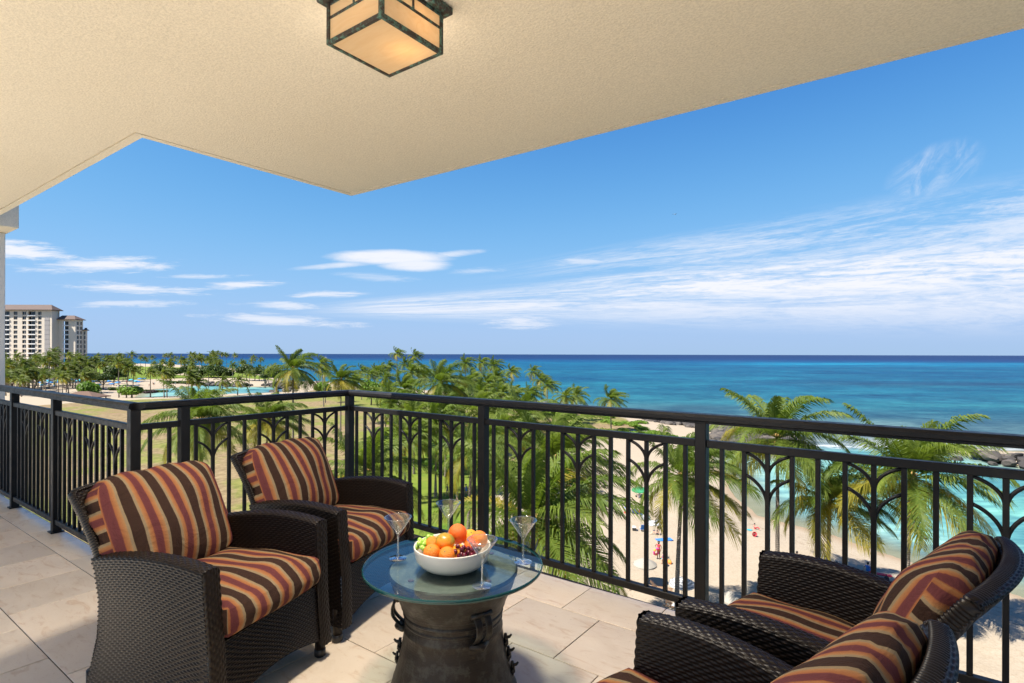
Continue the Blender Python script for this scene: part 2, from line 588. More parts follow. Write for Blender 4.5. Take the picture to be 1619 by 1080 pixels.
def mat_ground():
    m_, t = material("ground_cover")
    p = t.pos()
    lawn = t.attr('lawn'); shore = t.attr('shore'); green = t.attr('green'); far = t.attr('far')
    n1 = t.noise(p, 0.09, 5, 0.6); n2 = t.noise(p, 0.9, 5, 0.62); n3 = t.noise(p, 6.0, 4, 0.6); nb = t.noise(p, 0.040, 6, 0.62, 0.8)
    # sand
    s = t.mix(n2, (0.53, 0.425, 0.30), (0.66, 0.555, 0.42))
    s = t.mix(t.step(n3, 0.35, 0.65, 0.42, 0.0), s, (0.41, 0.32, 0.215))
    track = t.noise(t.scale(p, (1.0, 1.0, 1.0)), 2.1, 5, 0.75, 1.4)
    s = t.mix(t.step(track, 0.55, 0.66, 0.0, 0.45), s, (0.36, 0.28, 0.185))
    wrack = t.m('MULTIPLY', t.m('MULTIPLY', t.step(shore, 4.6, 6.0), t.step(shore, 7.6, 10.5, 1.0, 0.0)), t.step(t.noise(p, 1.4, 5, 0.7), 0.55, 0.66))
    s = t.mix(t.m('MULTIPLY', wrack, 0.75), s, (0.25, 0.18, 0.11))
    wet = t.m('MULTIPLY', t.step(t.m('ADD', shore, t.m('MULTIPLY', n1, 2.0)), 1.6, 4.6, 1.0, 0.0), 0.75)
    s = t.mix(wet, s, (0.36, 0.245, 0.145))
    # lawn
    dry = t.mix(t.step(n2, 0.3, 0.7), (0.45, 0.335, 0.18), (0.25, 0.175, 0.09))
    soil = t.mix(n2, (0.33, 0.20, 0.12), (0.40, 0.26, 0.165))
    yel = t.mix(t.step(n2, 0.3, 0.7), (0.36, 0.335, 0.10), (0.185, 0.205, 0.045))
    grn = t.mix(t.step(n2, 0.3, 0.7), (0.105, 0.20, 0.022), (0.215, 0.32, 0.032))
    g = t.mix(t.step(t.m('ADD', nb, t.m('MULTIPLY', t.m('SUBTRACT', n1, 0.5), 0.5)), 0.44, 0.56), dry, yel)
    g = t.mix(t.step(t.noise(p, 0.045, 4, 0.6, 0.5), 0.58, 0.70, 0.0, 0.75), g, soil)
    g = t.mix(t.m('MAXIMUM', green, far), g, t.mix(t.step(n1, 0.35, 0.65), grn, (0.25, 0.285, 0.045)))
    g = t.mix(t.step(n3, 0.3, 0.55, 0.35, 0.0), g, t.mix(1.0, g, (0.55, 0.6, 0.5), 'MULTIPLY'))
    edge = t.step(t.m('ADD', lawn, t.m('MULTIPLY', t.m('SUBTRACT', n2, 0.5), 3.0)), -0.5, 0.5)
    c = t.mix(1.0, t.mix(edge, s, g), (.60, .60, .60), 'MULTIPLY')
    h = t.m('ADD', t.m('MULTIPLY', track, 1.0), t.m('MULTIPLY', n3, 0.5))
    out(t, principled(t, c, 0.95, 0, t.bump(h, 0.55, 0.10), 0.12))
    return m_


def mat_water():
    m_, t = material("sea_water")
    p = t.pos()
    col = t.attr('wcol', 'Color'); edge = t.attr('edge'); foam = t.attr('foam'); far = t.attr('farw')
    vx = t.m('ADD', t.m('MULTIPLY', t.sep(p)[0], CT), t.m('MULTIPLY', t.sep(p)[1], ST))
    vy = t.m('ADD', t.m('MULTIPLY', t.sep(p)[0], -ST), t.m('MULTIPLY', t.sep(p)[1], CT))
    q = t.xyz(vx, vy, 0.0)
    gust = t.noise(t.scale(q, (0.0035, 0.012, 1)), 1.0, 7, 0.62, 0.8)
    gust2 = t.noise(t.scale(q, (0.02, 0.07, 1)), 1.0, 6, 0.65, 0.5)
    chop = t.noise(t.scale(q, (0.22, 0.55, 1)), 1.0, 5, 0.65)
    chop2 = t.noise(t.scale(q, (0.9, 1.9, 1)), 1.0, 4, 0.6)
    c = t.mix(t.step(gust, 0.34, 0.64, 0.0, 1.0), t.mix(1.0, col, (0.60, 0.72, 0.86), 'MULTIPLY'), t.mix(1.0, col, (1.25, 1.18, 1.08), 'MULTIPLY'))
    c = t.mix(t.step(gust2, 0.36, 0.66, 0.0, 0.8), t.mix(1.0, c, (0.64, 0.74, 0.84), 'MULTIPLY'), t.mix(1.0, c, (1.35, 1.26, 1.18), 'MULTIPLY'))
    w1 = t.noise(t.scale(q, (0.11, 0.085, 1)), 1.0, 4, 0.62)
    w2 = t.noise(t.scale(q, (0.034, 0.020, 1)), 1.0, 5, 0.65)
    w3 = t.noise(t.scale(q, (0.011, 0.0042, 1)), 1.0, 6, 0.68)
    wsum = t.m('ADD', t.m('ADD', t.m('MULTIPLY', w1, 0.3), t.m('MULTIPLY', w2, 0.4)), t.m('MULTIPLY', w3, 0.3))
    c = t.mix(1.0, c, t.mix(t.step(wsum, 0.40, 0.60), (0.70, 0.78, 0.85), (1.34, 1.24, 1.16)), 'MULTIPLY')
    c = t.mix(t.step(chop, 0.3, 0.7, 0.0, 0.9), t.mix(1.0, c, (0.62, 0.70, 0.78), 'MULTIPLY'), t.mix(1.0, c, (1.38, 1.32, 1.25), 'MULTIPLY'))
    cap = t.m('MULTIPLY', t.step(t.noise(t.scale(q, (0.05, 0.16, 1)), 1.0, 6, 0.7), 0.735, 0.76, 0.0, 0.5), t.step(far, 0.2, 0.5))
    ff = t.m('MULTIPLY', foam, t.step(t.noise(t.scale(q, (0.18, 0.42, 1)), 1.0, 6, 0.7), 0.44, 0.58))
    ff = t.m('MAXIMUM', ff, cap)
    c = t.mix(1.0, c, (.90, .90, .93), 'MULTIPLY')
    c = t.mix(ff, c, (0.50, 0.52, 0.52))
    h = t.m('ADD', t.m('MULTIPLY', chop, 0.8), t.m('MULTIPLY', chop2, 0.25))
    sh = principled(t, c, 0.45, 0, t.bump(h, 0.7, 0.6), 0.05)
    tr = t.new('ShaderNodeBsdfTransparent')
    t.put(tr.inputs[0], (0.80, 0.93, 0.90))
    mx = t.new('ShaderNodeMixShader')
    t.l.new(edge, mx.inputs[0]); t.l.new(tr.outputs[0], mx.inputs[1]); t.l.new(sh, mx.inputs[2])
    out(t, mx.outputs[0])
    return m_


M = {}
M['stucco'] = mat_stucco()
M['travertine'] = mat_travertine()
M['grout'] = simple("grout", (0.075, 0.053, 0.038), 0.95)
M['rail'] = mat_rail()
M['wicker'] = mat_wicker()
M['stripes'] = mat_stripes()
M['rubber'] = simple("dark_plastic", (0.012, 0.011, 0.011), 0.4)
M['table_glass'] = mat_glass("table_glass", (0.86, 0.92, 0.91), 0.85, 0.012, 0.01)
M['glass_edge'] = simple("glass_edge", (0.008, 0.055, 0.055), 0.08, 0, 0.3, 8.0)
M['stem_glass'] = mat_glass("stem_glass", (0.97, 0.98, 0.985), 1.8, 0.02, 0.012)
M['stem_solid'] = mat_glass("stem_solid", (0.92, 0.94, 0.95), 2.4, 0.06, 0.18)
M['stoneware'] = simple("white_stoneware", (0.70, 0.67, 0.61), 0.32, 0, 0.03, 20)
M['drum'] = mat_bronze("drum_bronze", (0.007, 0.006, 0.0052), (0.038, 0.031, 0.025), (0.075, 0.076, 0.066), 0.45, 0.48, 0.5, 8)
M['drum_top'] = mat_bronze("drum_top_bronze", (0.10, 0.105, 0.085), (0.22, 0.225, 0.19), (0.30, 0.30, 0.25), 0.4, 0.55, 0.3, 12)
M['verdigris'] = mat_bronze("verdigris_bronze", (0.030, 0.022, 0.018), (0.085, 0.066, 0.056), (0.105, 0.21, 0.17), 1.0, 0.6, 0.3, 16)
M['orange'] = simple("orange_peel", (0.86, 0.225, 0.012), 0.44, 0, 0.24, 14, 0.6, 260)
M['red_orange'] = simple("red_orange_peel", (0.84, 0.14, 0.010), 0.40, 0, 0.26, 12, 0.5, 260)
M['yellow_orange'] = simple("yellow_orange_peel", (0.82, 0.34, 0.015), 0.44, 0, 0.24, 12, 0.5, 260)
M['green_grape'] = simple("green_grape_skin", (0.30, 0.50, 0.07), 0.22, 0, 0.2, 30, random_var=0.25)
M['red_grape'] = simple("red_grape_skin", (0.105, 0.006, 0.020), 0.18, 0, 0.35, 30, random_var=0.4)
M['stalk'] = simple("grape_stalk", (0.16, 0.17, 0.05), 0.8)
M['leaf'] = mat_leaf("palm_frond_green", (0.086, 0.135, 0.022), (0.145, 0.195, 0.032), (0.235, 0.262, 0.055))
M['leaf_old'] = mat_leaf("palm_frond_yellowing", (0.19, 0.185, 0.028), (0.30, 0.255, 0.035), (0.36, 0.27, 0.055))
M['leaf_far'] = mat_leaf("palm_frond_far", (0.070, 0.105, 0.020), (0.125, 0.160, 0.030), (0.22, 0.235, 0.05), 0.35)
M['leaf_dry'] = simple("dry_palm_frond", (0.30, 0.20, 0.10), 0.9, 0, 0.3, 6)
M['bush'] = mat_leaf("broad_leaf_dark", (0.026, 0.050, 0.012), (0.055, 0.092, 0.018), (0.10, 0.135, 0.03), 0.25)
M['bush_bright'] = mat_leaf("broad_leaf_bright", (0.10, 0.19, 0.025), (0.16, 0.26, 0.03), (0.21, 0.30, 0.05), 0.3)
M['bush_purple'] = mat_leaf("broad_leaf_purple", (0.040, 0.022, 0.026), (0.07, 0.035, 0.04), (0.06, 0.07, 0.03), 0.2)
M['bark'] = mat_trunk()
M['ground'] = mat_ground()
M['water'] = mat_water()
M['rock'] = None


def mat_rock():
    m_, t = material("basalt_boulder")
    r = t.new('ShaderNodeObjectInfo').outputs['Random']
    p = t.pos()
    n = t.noise(p, 0.9, 6, 0.65); f = t.noise(p, 5, 5, 0.65)
    c = t.mix(n, (0.036, 0.032, 0.030), (0.105, 0.094, 0.084))
    c = t.mix(t.step(f, 0.55, 0.75, 0.0, 0.6), c, (0.17, 0.15, 0.13))
    c = t.mix(1.0, c, t.mix(r, (0.55, 0.55, 0.58), (1.5, 1.42, 1.32)), 'MULTIPLY')
    out(t, principled(t, c, 0.85, 0, t.bump(t.m('ADD', n, f), 0.6, 0.15), 0.3))
    return m_


M['rock'] = mat_rock()

# ------------------------------------------------------------------ balcony: slab, tiles, ceiling, beam, column
R_A = (-3.97, 3.05)
R_SL = -0.030


def r_y(x): return R_A[1] + R_SL * (x - R_A[0])


XR = 3.4
b = MB()
b.prism([(-12.5, BOUNCE_Y), (XR, BOUNCE_Y), (XR, r_y(XR) + 0.045), (-4.03, r_y(-4.03) + 0.045), (-4.03, 1.475), (-12.5, 1.475)], -0.30, -0.006)
floor = b.build('balcony_floor', [M['grout']])
tag(floor, kind='structure')
# unseen white floor behind the camera, added to bounce sunlight onto the ceiling
b = MB(); b.box(-12.4, XR, BOUNCE_Y, -0.105, -0.005, 0.0)
b.build('bounce_floor', [simple('white_bounce_floor', (.54, .52, .48), .8, 0, .05, 2)], floor)
TW, TD = 0.466, 0.459


def tile_mesh(w, d):
    bb = MB(); bb.bbox(-w / 2 + .0021, w / 2 - .0021, -d / 2 + .0021, d / 2 - .0021, -0.0055, 0.0, 0.0018)
    return bb.mesh('tile', [M['travertine']])


tm = tile_mesh(TW, TD)
tj = random.Random(3)
for k in range(6):
    yc = 2.652 - TD * (k + 0.5)
    x0 = -1.372 + (TW / 2 if k % 2 else 0.0)
    for n in range(-19, 11):
        xc = x0 + TW * (n + 0.5)
        if xc < -8.9 or xc > 2.3: continue
        if xc - TW / 2 < -4.0:
            if yc + TD / 2 > 1.33: continue
        link('tile', tm, floor, (xc, yc, tj.uniform(-0.0006, 0.0004)))
bm_ = tile_mesh(TW, 0.345)
for n in range(-6, 9):
    link('tile', bm_, floor, (-1.605 + TW * (n + 0.5), 2.652 + 0.1725, tj.uniform(-0.0006, 0.0004)))
bl = tile_mesh(TW, 0.194)
for n in range(-11, 0):
    xc = -4.18 + TW * (n + 0.5)
    link('tile', bl, floor, (xc, 1.2755 + 0.097, tj.uniform(-0.0006, 0.0004)))

CZ = 2.75


def c_y(x): return 3.04 + 0.0165 * (x + 3.94)


b = MB()
b.prism([(-14, BACK_Y), (XR, BACK_Y), (XR, c_y(XR) - .062), (-3.94 + .062, c_y(-3.94) - .062), (-3.94 + .062, 1.45 - .062), (-14, 1.45 - .062)], CZ, CZ + 0.10)
b.prism([(-14, BACK_Y), (XR, BACK_Y), (XR, c_y(XR) - .003), (-3.94 + .003, c_y(-3.94) - .003), (-3.94 + .003, 1.45 - .003), (-14, 1.45 - .003)], CZ + 0.012, CZ + 0.34)
ceil = b.build('balcony_ceiling', [M['stucco']])
tag(ceil, kind='structure')
b = MB()
w = 0.05
for poly in ([(-14, 1.45 - w), (-3.94 + w, 1.45 - w), (-3.94, 1.45), (-14, 1.45)],
             [(-3.94 + w, 1.45 - w), (-3.94 + w, c_y(-3.94) - w), (-3.94, c_y(-3.94)), (-3.94, 1.45)],
             [(-3.94 + w, c_y(-3.94) - w), (XR, c_y(XR) - w), (XR, c_y(XR)), (-3.94, c_y(-3.94))]):
    b.prism(poly, CZ - 0.001, CZ + 0.345)
b.build('drip_edge', [M['stucco']], ceil)

b = MB(); b.bbox(-12, -7.88, 1.456, 1.72, CZ - 0.003, 3.2, 0.006)
o = b.build('edge_beam', [M['stucco']])
tag(o, 'beige stucco beam end projecting past the ceiling edge', 'beam')
M['paint'] = simple("white_paint", (0.66, 0.64, 0.60), 0.75, 0, 0.04, 3)
b = MB(); b.bbox(-9.1, -8.30, 1.50, 1.695, -0.3, CZ - 0.006, 0.006)
o = b.build('column', [M['paint']])
tag(o, 'white wall column beneath the beam end beyond the railing', 'column')

# ------------------------------------------------------------------ railing
rail = thing('balcony_railing', (-3.97, 1.42, 0), 'black metal balcony railing with tulip shaped arcs between bars', 'railing')
RX, RY = -3.97, 1.42


def rail_profile(name, length):
    # flattened top rail section extruded along +x from 0
    pr = [(-.046, 1.058), (-.046, 1.076), (-.034, 1.090), (.034, 1.090), (.046, 1.076), (.046, 1.058), (.028, 1.052), (.028, 1.041), (-.028, 1.041), (-.028, 1.052)]
    n = len(pr); vs = []; fs = []
    for x0, x1 in [(0, length)]:
        vs += [(x0, y, z) for y, z in pr] + [(x1, y, z) for y, z in pr]
    fs = [list(range(n)), [n + i for i in range(n)][::-1]] + [(i, n + i, n + (i + 1) % n, (i + 1) % n) for i in range(n)]
    return vs, fs


def mitre_rail(name, parent, x0, y0, x1, y1, m0, m1):
    """top rail run with its ends cut to the mitre; m = shift of the cut per metre across"""
    L = math.hypot(x1 - x0, y1 - y0); a = math.atan2(y1 - y0, x1 - x0)
    vs, fs = rail_profile(name, L)
    vs = [(x + (m0 if x < L / 2 else m1) * y, y, z) for x, y, z in vs]
    me = mesh(name, vs, fs, [M['rail']])
    bm = bmesh.new(); bm.from_mesh(me); bmesh.ops.recalc_face_normals(bm, faces=bm.faces); bm.to_mesh(me); bm.free()
    return link(name, me, parent, (x0 - RX, y0 - RY, 0), (0, 0, a))


RE = 3.0
AR = math.atan(R_SL)
q = math.tan(math.radians(45) + AR / 2)
mitre_rail('top_rail', rail, -12.0, 1.42, -3.97, 1.42, 0, -1.0)
mitre_rail('top_rail', rail, -3.97, 1.42, -3.97, 3.05, -1.0, 1.0)
mitre_rail('top_rail', rail, -3.97, 3.05, RE, r_y(RE), 1.0, 0)


def bar_run(name, x0, y0, x1, y1, z0, z1, hw):
    L = math.hypot(x1 - x0, y1 - y0); a = math.atan2(y1 - y0, x1 - x0)
    bb = MB(); bb.bbox(0, L, -hw, hw, z0, z1, 0.003)
    return bb.build(name, [M['rail']], rail, False, (x0 - RX, y0 - RY, 0), (0, 0, a))


pb = MB(); pb.bbox(-.029, .029, -.029, .029, 0.003, 1.0435, .003)
post_me = pb.mesh('post', [M['rail']])
pb = MB(); pb.bbox(-.044, .044, -.044, .044, 0.0, 0.010, .002)
plate_me = pb.mesh('base_plate', [M['rail']])
pb = MB(); pb.bbox(-.0105, .0105, -.0105, .0105, 0.108, 0.9175, .0015)
bal_me = pb.mesh('baluster', [M['rail']])
pb = MB(); pb.tube([(0, 0, .66), (0, 0, .72)], [.0105, .0150], 8)
pb2 = MB()


def arc_mesh(ztop, drop, span):
    bb = MB(); pts = []
    for i in range(9):
        t_ = math.radians(28 + 62 * i / 8)
        pts.append((-span * (math.sin(t_) - 1.0) / (1 - math.sin(math.radians(28))) * -1 + 0.0, 0, 0))
    pts = []
    s0 = math.sin(math.radians(25)); c0 = math.cos(math.radians(25))
    for i in range(9):
        t_ = math.radians(25 + 65 * i / 8)
        x = span * (math.sin(t_) - s0) / (1 - s0)
        z = -drop * (c0 - math.cos(t_)) / c0
        pts.append((x, 0, ztop + z))
    bb.tube(pts, 0.0085, 6)
    return bb.mesh('curved_bar', [M['rail']], True)


arcU = arc_mesh(0.912, 0.105, 0.100)
arcL = arc_mesh(0.800, 0.140, 0.100)


def place_rail_bits(px, py, ang, kind):
    """kind: 0 plain bar, 1 side bar, 2 tulip stem"""
    link('baluster', bal_me, rail, (px - RX, py - RY, 0), (0, 0, ang))
    if kind == 2:
        for flip in (0, math.pi):
            dx, dy = math.cos(ang + flip), math.sin(ang + flip)
            for am in (arcU, arcL):
                link('curved_bar', am, rail, (px - RX - dx * 0.103, py - RY - dy * 0.103, 0), (0, 0, ang + flip))


def panel(p0, p1, first, n, pitch, pattern):
    """bars along p0->p1, starting `first` metres from p0"""
    L = math.hypot(p1[0] - p0[0], p1[1] - p0[1]); ux, uy = (p1[0] - p0[0]) / L, (p1[1] - p0[1]) / L
    a = math.atan2(uy, ux)
    for i in range(n):
        s = first + i * pitch
        place_rail_bits(p0[0] + ux * s, p0[1] + uy * s, a, pattern[i % len(pattern)])
    for nm, z0, z1, hw in (('middle_rail', .917, .955, .019), ('bottom_rail', .068, .108, .019)):
        bar_run(nm, p0[0] + ux * .030, p0[1] + uy * .030, p1[0] - ux * .030, p1[1] - uy * .030, z0, z1, hw)


PT = [0, 1, 2, 1]
posts = [(-11.3, 1.42), (-9.75, 1.42), (-8.19, 1.42), (-6.63, 1.42), (-5.465, 1.42), (-3.97, 1.42), (-3.97, 1.712), (-3.97, 3.05),
         (-2.45, r_y(-2.45)), (-0.935, r_y(-.935)), (0.575, r_y(.575)), (2.085, r_y(2.085))]
for x, y in posts:
    a = AR if (x > -3.9) else 0
    link('post', post_me, rail, (x - RX, y - RY, 0), (0, 0, a))
    link('base_plate', plate_me, rail, (x - RX, y - RY, 0.001), (0, 0, a))
for x0, x1 in ((-11.3, -9.75), (-9.75, -8.19), (-8.19, -6.63)):
    panel((x1, 1.42), (x0, 1.42), 0.11, 13, 0.1113, PT)
panel((-5.465, 1.42), (-6.63, 1.42), 0.135, 9, 0.1118, PT)
panel((-3.97, 1.42), (-5.465, 1.42), 0.08, 13, 0.1113, PT)
panel((-3.97, 1.42), (-3.97, 1.712), 0.09, 2, 0.113, [0])
panel((-3.97, 1.712), (-3.97, 3.05), 0.077, 11, 0.1125, [1, 2, 1, 0])
panel((-3.97, 3.05), (-2.45, r_y(-2.45)), 0.100, 13, 0.1113, PT)
panel((-2.45, r_y(-2.45)), (-.935, r_y(-.935)), 0.092, 13, 0.1113, PT)
panel((-.935, r_y(-.935)), (.575, r_y(.575)), 0.104, 13, 0.1095, PT)
panel((.575, r_y(.575)), (2.085, r_y(2.085)), 0.09, 13, 0.1113, PT)

# ------------------------------------------------------------------ wicker armchairs
ROW, STAKE = 0.0098, 0.0145


def weave(Pf, lu, lv, flip=False, amp=0.0034, row=ROW, stake=STAKE, rows_along_u=True, phase=0):
    """woven strands over the surface Pf(u,v) (u,v in 0..1, arrays); strands run along u"""
    nr = max(2, int(round(lv / row))); ns = max(2, int(round(lu / stake)))
    nu, nv = ns * 3 + 1, nr * 4 + 1
    u = np.linspace(0, 1, nu); v = np.linspace(0, 1, nv)
    U, V = np.meshgrid(u, v)
    e = 1e-3
    p = np.stack(Pf(U, V), -1)
    du = np.stack(Pf(np.minimum(U + e, 1), V), -1) - np.stack(Pf(np.maximum(U - e, 0), V), -1)
    dv = np.stack(Pf(U, np.minimum(V + e, 1)), -1) - np.stack(Pf(U, np.maximum(V - e, 0)), -1)
    n = np.cross(du, dv); n /= np.maximum(np.linalg.norm(n, axis=-1, keepdims=True), 1e-9)
    if flip: n = -n
    b_ = V * nr; j = np.minimum(np.floor(b_ + 1e-6), nr - 1); fb = b_ - j
    prof = np.sqrt(np.clip(1 - (2 * fb - 1) ** 2, 0, 1))
    over = 0.5 + 0.5 * np.cos(np.pi * (U * ns + j + phase))
    h = amp * (prof * (0.12 + 1.1 * over ** 0.75) - 0.35)
    p = p + n * h[..., None]
    idx = np.arange(nu * nv).reshape(nv, nu)
    f = np.stack([idx[:-1, :-1], idx[:-1, 1:], idx[1:, 1:], idx[1:, :-1]], -1).reshape(-1, 4)
    if flip: f = f[:, ::-1]
    return p.reshape(-1, 3), f


def join_np(parts):
    vs = []; fs = []; o_ = 0
    for v, f in parts:
        vs.append(v); fs.append(f + o_); o_ += len(v)
    return np.concatenate(vs), np.concatenate(fs)


def lerp(a, b, t): return a + (b - a) * t


RZ = [0, .15, .30, .45, .56, .66, .76, .88]
RYP = [-.325, -.285, -.245, -.232, -.248, -.292, -.345, -.428]


def y_rear(z): return np.interp(z, RZ, RYP)
def y_front(z): return .352 - .034 * z / .635
def arm_top(t): return .632 + .026 * np.sin(np.pi * np.clip(t, 0, 1) ** 0.85) - .022 * t ** 2


def arm_x(t, z): return lerp(.347, .318, t) + .010 * np.sin(np.pi * t) - .012 * np.exp(-((z - .30) / .2) ** 2) * 1.0


AT = .074


def arm_surface(side):
    L1, L2, L3 = .55, .10, .31
    tot = L1 + L2 + L3

    def Pf(U, V):
        t = U
        s = V * tot
        zt = arm_top(t) - .018
        zb = .075 + .050 * np.sin(np.pi * np.clip((t - .08) / .84, 0, 1)) ** .7
        k1 = np.clip(s / L1, 0, 1)
        z_out = lerp(zb, zt, k1)
        k2 = np.clip((s - L1) / L2, 0, 1)
        an = np.pi * k2
        k3 = np.clip((s - L1 - L2) / L3, 0, 1)
        z = np.where(s <= L1, z_out, np.where(s <= L1 + L2, zt + .018 * np.sin(an) ** .6, lerp(zt, .33, k3)))
        xo = arm_x(t, z)
        x = np.where(s <= L1, xo, np.where(s <= L1 + L2, xo - AT / 2 + AT / 2 * np.cos(an), xo - AT))
        y = lerp(y_front(z), y_rear(np.minimum(z, .60)), t)
        return (side * x, y, z)
    return weave(Pf, .56, tot, flip=(side > 0))


def arm_front(side):
    def Pf(U, V):
        s = 2 * V - 1
        zt = .635 - .018 + .018 * np.sqrt(np.clip(1 - s ** 2, 0, 1)) ** .6
        z = lerp(.072, zt, U)
        xo = arm_x(np.zeros_like(z), z)
        x = xo - AT / 2 + s * AT / 2
        y = y_front(z) + .010 * np.sqrt(np.clip(1 - s ** 2, 0, 1)) + .001
        return (side * x, y, z)
    return weave(Pf, .56, AT, flip=(side < 0), row=.0125)


def apron():
    def Pf(U, V):
        x = lerp(-.283, .283, U)
        zb = .090 + .055 * np.cos(np.pi * x / .60)
        z = lerp(zb, .352, V)
        return (x, y_front(z) - .004 + 0 * x, z)
    return weave(Pf, .566, .25)


def back_panel():
    L1, L2, L3 = .80, .075, .46
    tot = L1 + L2 + L3

    def halfw(z): return np.interp(z, [0, .5, .62, .88], [.312, .305, .30, .312])

    def Pf(U, V):
        s = V * tot
        k1 = np.clip(s / L1, 0, 1); k2 = np.clip((s - L1) / L2, 0, 1); k3 = np.clip((s - L1 - L2) / L3, 0, 1)
        ztop = .838 + .012 * (1 - (2 * U - 1) ** 2)
        z = np.where(s <= L1, lerp(.10 + .05 * np.sin(np.pi * U), ztop, k1), np.where(s <= L1 + L2, ztop + .016 * np.sin(np.pi * k2), lerp(ztop, .40, k3)))
        x = (2 * U - 1) * halfw(z)
        bow = -.040 * (1 - (2 * U - 1) ** 2) * np.clip((z - .2) / .6, 0, 1)
        yr = y_rear(z) + bow
        th = .046
        y = np.where(s <= L1, yr, np.where(s <= L1 + L2, yr + th / 2 - th / 2 * np.cos(np.pi * k2), yr + th))
        return (x, y, z)
    return weave(Pf, .62, tot, flip=True)


def wrapped_tube(path, ra, rb, pitch=.0105):
    """trim wrapped round and round with flat strand"""
    path = np.array(path); seg = np.linalg.norm(np.diff(path, axis=0), axis=1); cum = np.concatenate([[0], np.cumsum(seg)])
    n = int(cum[-1] / pitch) * 5
    s = np.linspace(0, cum[-1], n)
    p = np.stack([np.interp(s, cum, path[:, i]) for i in range(3)], -1)
    t = np.gradient(p, axis=0); t /= np.linalg.norm(t, axis=1, keepdims=True)
    ref = np.array([0, 1.0, 0.35]); a = np.cross(t, ref); a /= np.linalg.norm(a, axis=1, keepdims=True); bb = np.cross(t, a)
    m = 14
    an = np.linspace(0, 2 * np.pi, m, endpoint=False)
    rid = 1.04 - .30 * (1 - np.abs(np.sin(np.pi * s / pitch))) ** 1.5
    v = p[:, None] + (a[:, None] * np.cos(an)[None, :, None] * ra + bb[:, None] * np.sin(an)[None, :, None] * rb) * rid[:, None, None]
    idx = np.arange(n * m).reshape(n, m); nx = np.roll(idx, -1, 1)
    f = np.stack([idx[:-1], nx[:-1], nx[1:], idx[1:]], -1).reshape(-1, 4)
    return v.reshape(-1, 3), f


def cushion(w, d, h, seed, crown=.012, crown_b=None, wave=.008):
    """boxed cushion, seams along the top and bottom edges; local z is its thickness"""
    n = 22; nh = 7
    r_ = np.random.default_rng(seed)
    vs = []; fs = []; uvs = []
    ks = r_.uniform(3, 14, (10, 2)) * r_.choice([-1, 1], (10, 2)); ph = r_.uniform(0, 6.28, 10)

    def plan(a, b_):
        # rounded-square plan
        k = 1 - .075 * (a ** 6) * (b_ ** 6)
        x = a * k * w / 2; y = b_ * k * d / 2
        bul = 1 + .018 * (1 - b_ ** 2), 1 + .018 * (1 - a ** 2)
        return x * bul[0], y * bul[1]

    def wr(x, y):
        z = 0
        for (kx, ky), p_ in zip(ks, ph): z = z + np.sin(kx * x * 2 + ky * y * 2 + p_) / (2 + abs(kx) * .3)
        return z * wave

    A, B = np.meshgrid(np.linspace(-1, 1, n), np.linspace(-1, 1, n))
    for sg in (1, -1):
        x, y = plan(A, B)
        pf = (1 - A ** 6) * (1 - B ** 6)
        rim = np.minimum((1 - np.abs(A)) * w / 2, (1 - np.abs(B)) * d / 2)
        z = h / 2 * (1 - .40 * np.exp(-(rim / .040))) + (crown if sg < 0 or crown_b is None else crown_b) * (1 - A ** 2) * (1 - B ** 2)
        z = z + wr(x + sg, y) * np.clip(rim / .05, 0, 1)
        v = np.stack([x, y, sg * z], -1).reshape(-1, 3)
        idx = np.arange(n * n).reshape(n, n) + sum(len(q_) for q_ in vs)
        f = np.stack([idx[:-1, :-1], idx[:-1, 1:], idx[1:, 1:], idx[1:, :-1]], -1).reshape(-1, 4)
        fs.append(f if sg > 0 else f[:, ::-1]); vs.append(v)
        uvs.append(np.stack([A * w / 2, B * d / 2], -1).reshape(-1, 2))
    S = np.linspace(-1, 1, n); Hh = np.linspace(-1, 1, nh)
    for axis in (0, 1):
        for sg in (1, -1):
            s, hh = np.meshgrid(S, Hh)
            a, b_ = (s, sg * np.ones_like(s)) if axis == 0 else (sg * np.ones_like(s), s)
            x, y = plan(a, b_)
            out_ = (.020 * (1 - hh ** 2) + wr(s * .9 + sg, hh * .2 + axis) * .9 * (1 - hh ** 2)) * (1 - s ** 8)
            out_ = out_ - .000
            if axis == 0: y = y + sg * out_
            else: x = x + sg * out_
            z = hh * h / 2 * .60
            v = np.stack([x, y, z], -1).reshape(-1, 3)
            idx = np.arange(n * nh).reshape(nh, n) + sum(len(q_) for q_ in vs)
            f = np.stack([idx[:-1, :-1], idx[:-1, 1:], idx[1:, 1:], idx[1:, :-1]], -1).reshape(-1, 4)
            fs.append(f[:, ::-1] if (axis == 0) == (sg > 0) else f); vs.append(v)
            if axis == 0: uvs.append(np.stack([s * w / 2, hh * h / 2 + sg], -1).reshape(-1, 2))
            else: uvs.append(np.stack([.059 - s * d / 2, hh * h / 2], -1).reshape(-1, 2))
    return np.concatenate(vs), np.concatenate(fs), np.concatenate(uvs)


def cushion_obj(name, parent, dims, loc, rot):
    v, f, uv = cushion(*dims)
    me = mesh(name, v, f, [M['stripes']], True, uv)
    o = link(name, me, parent, loc, rot)
    return o


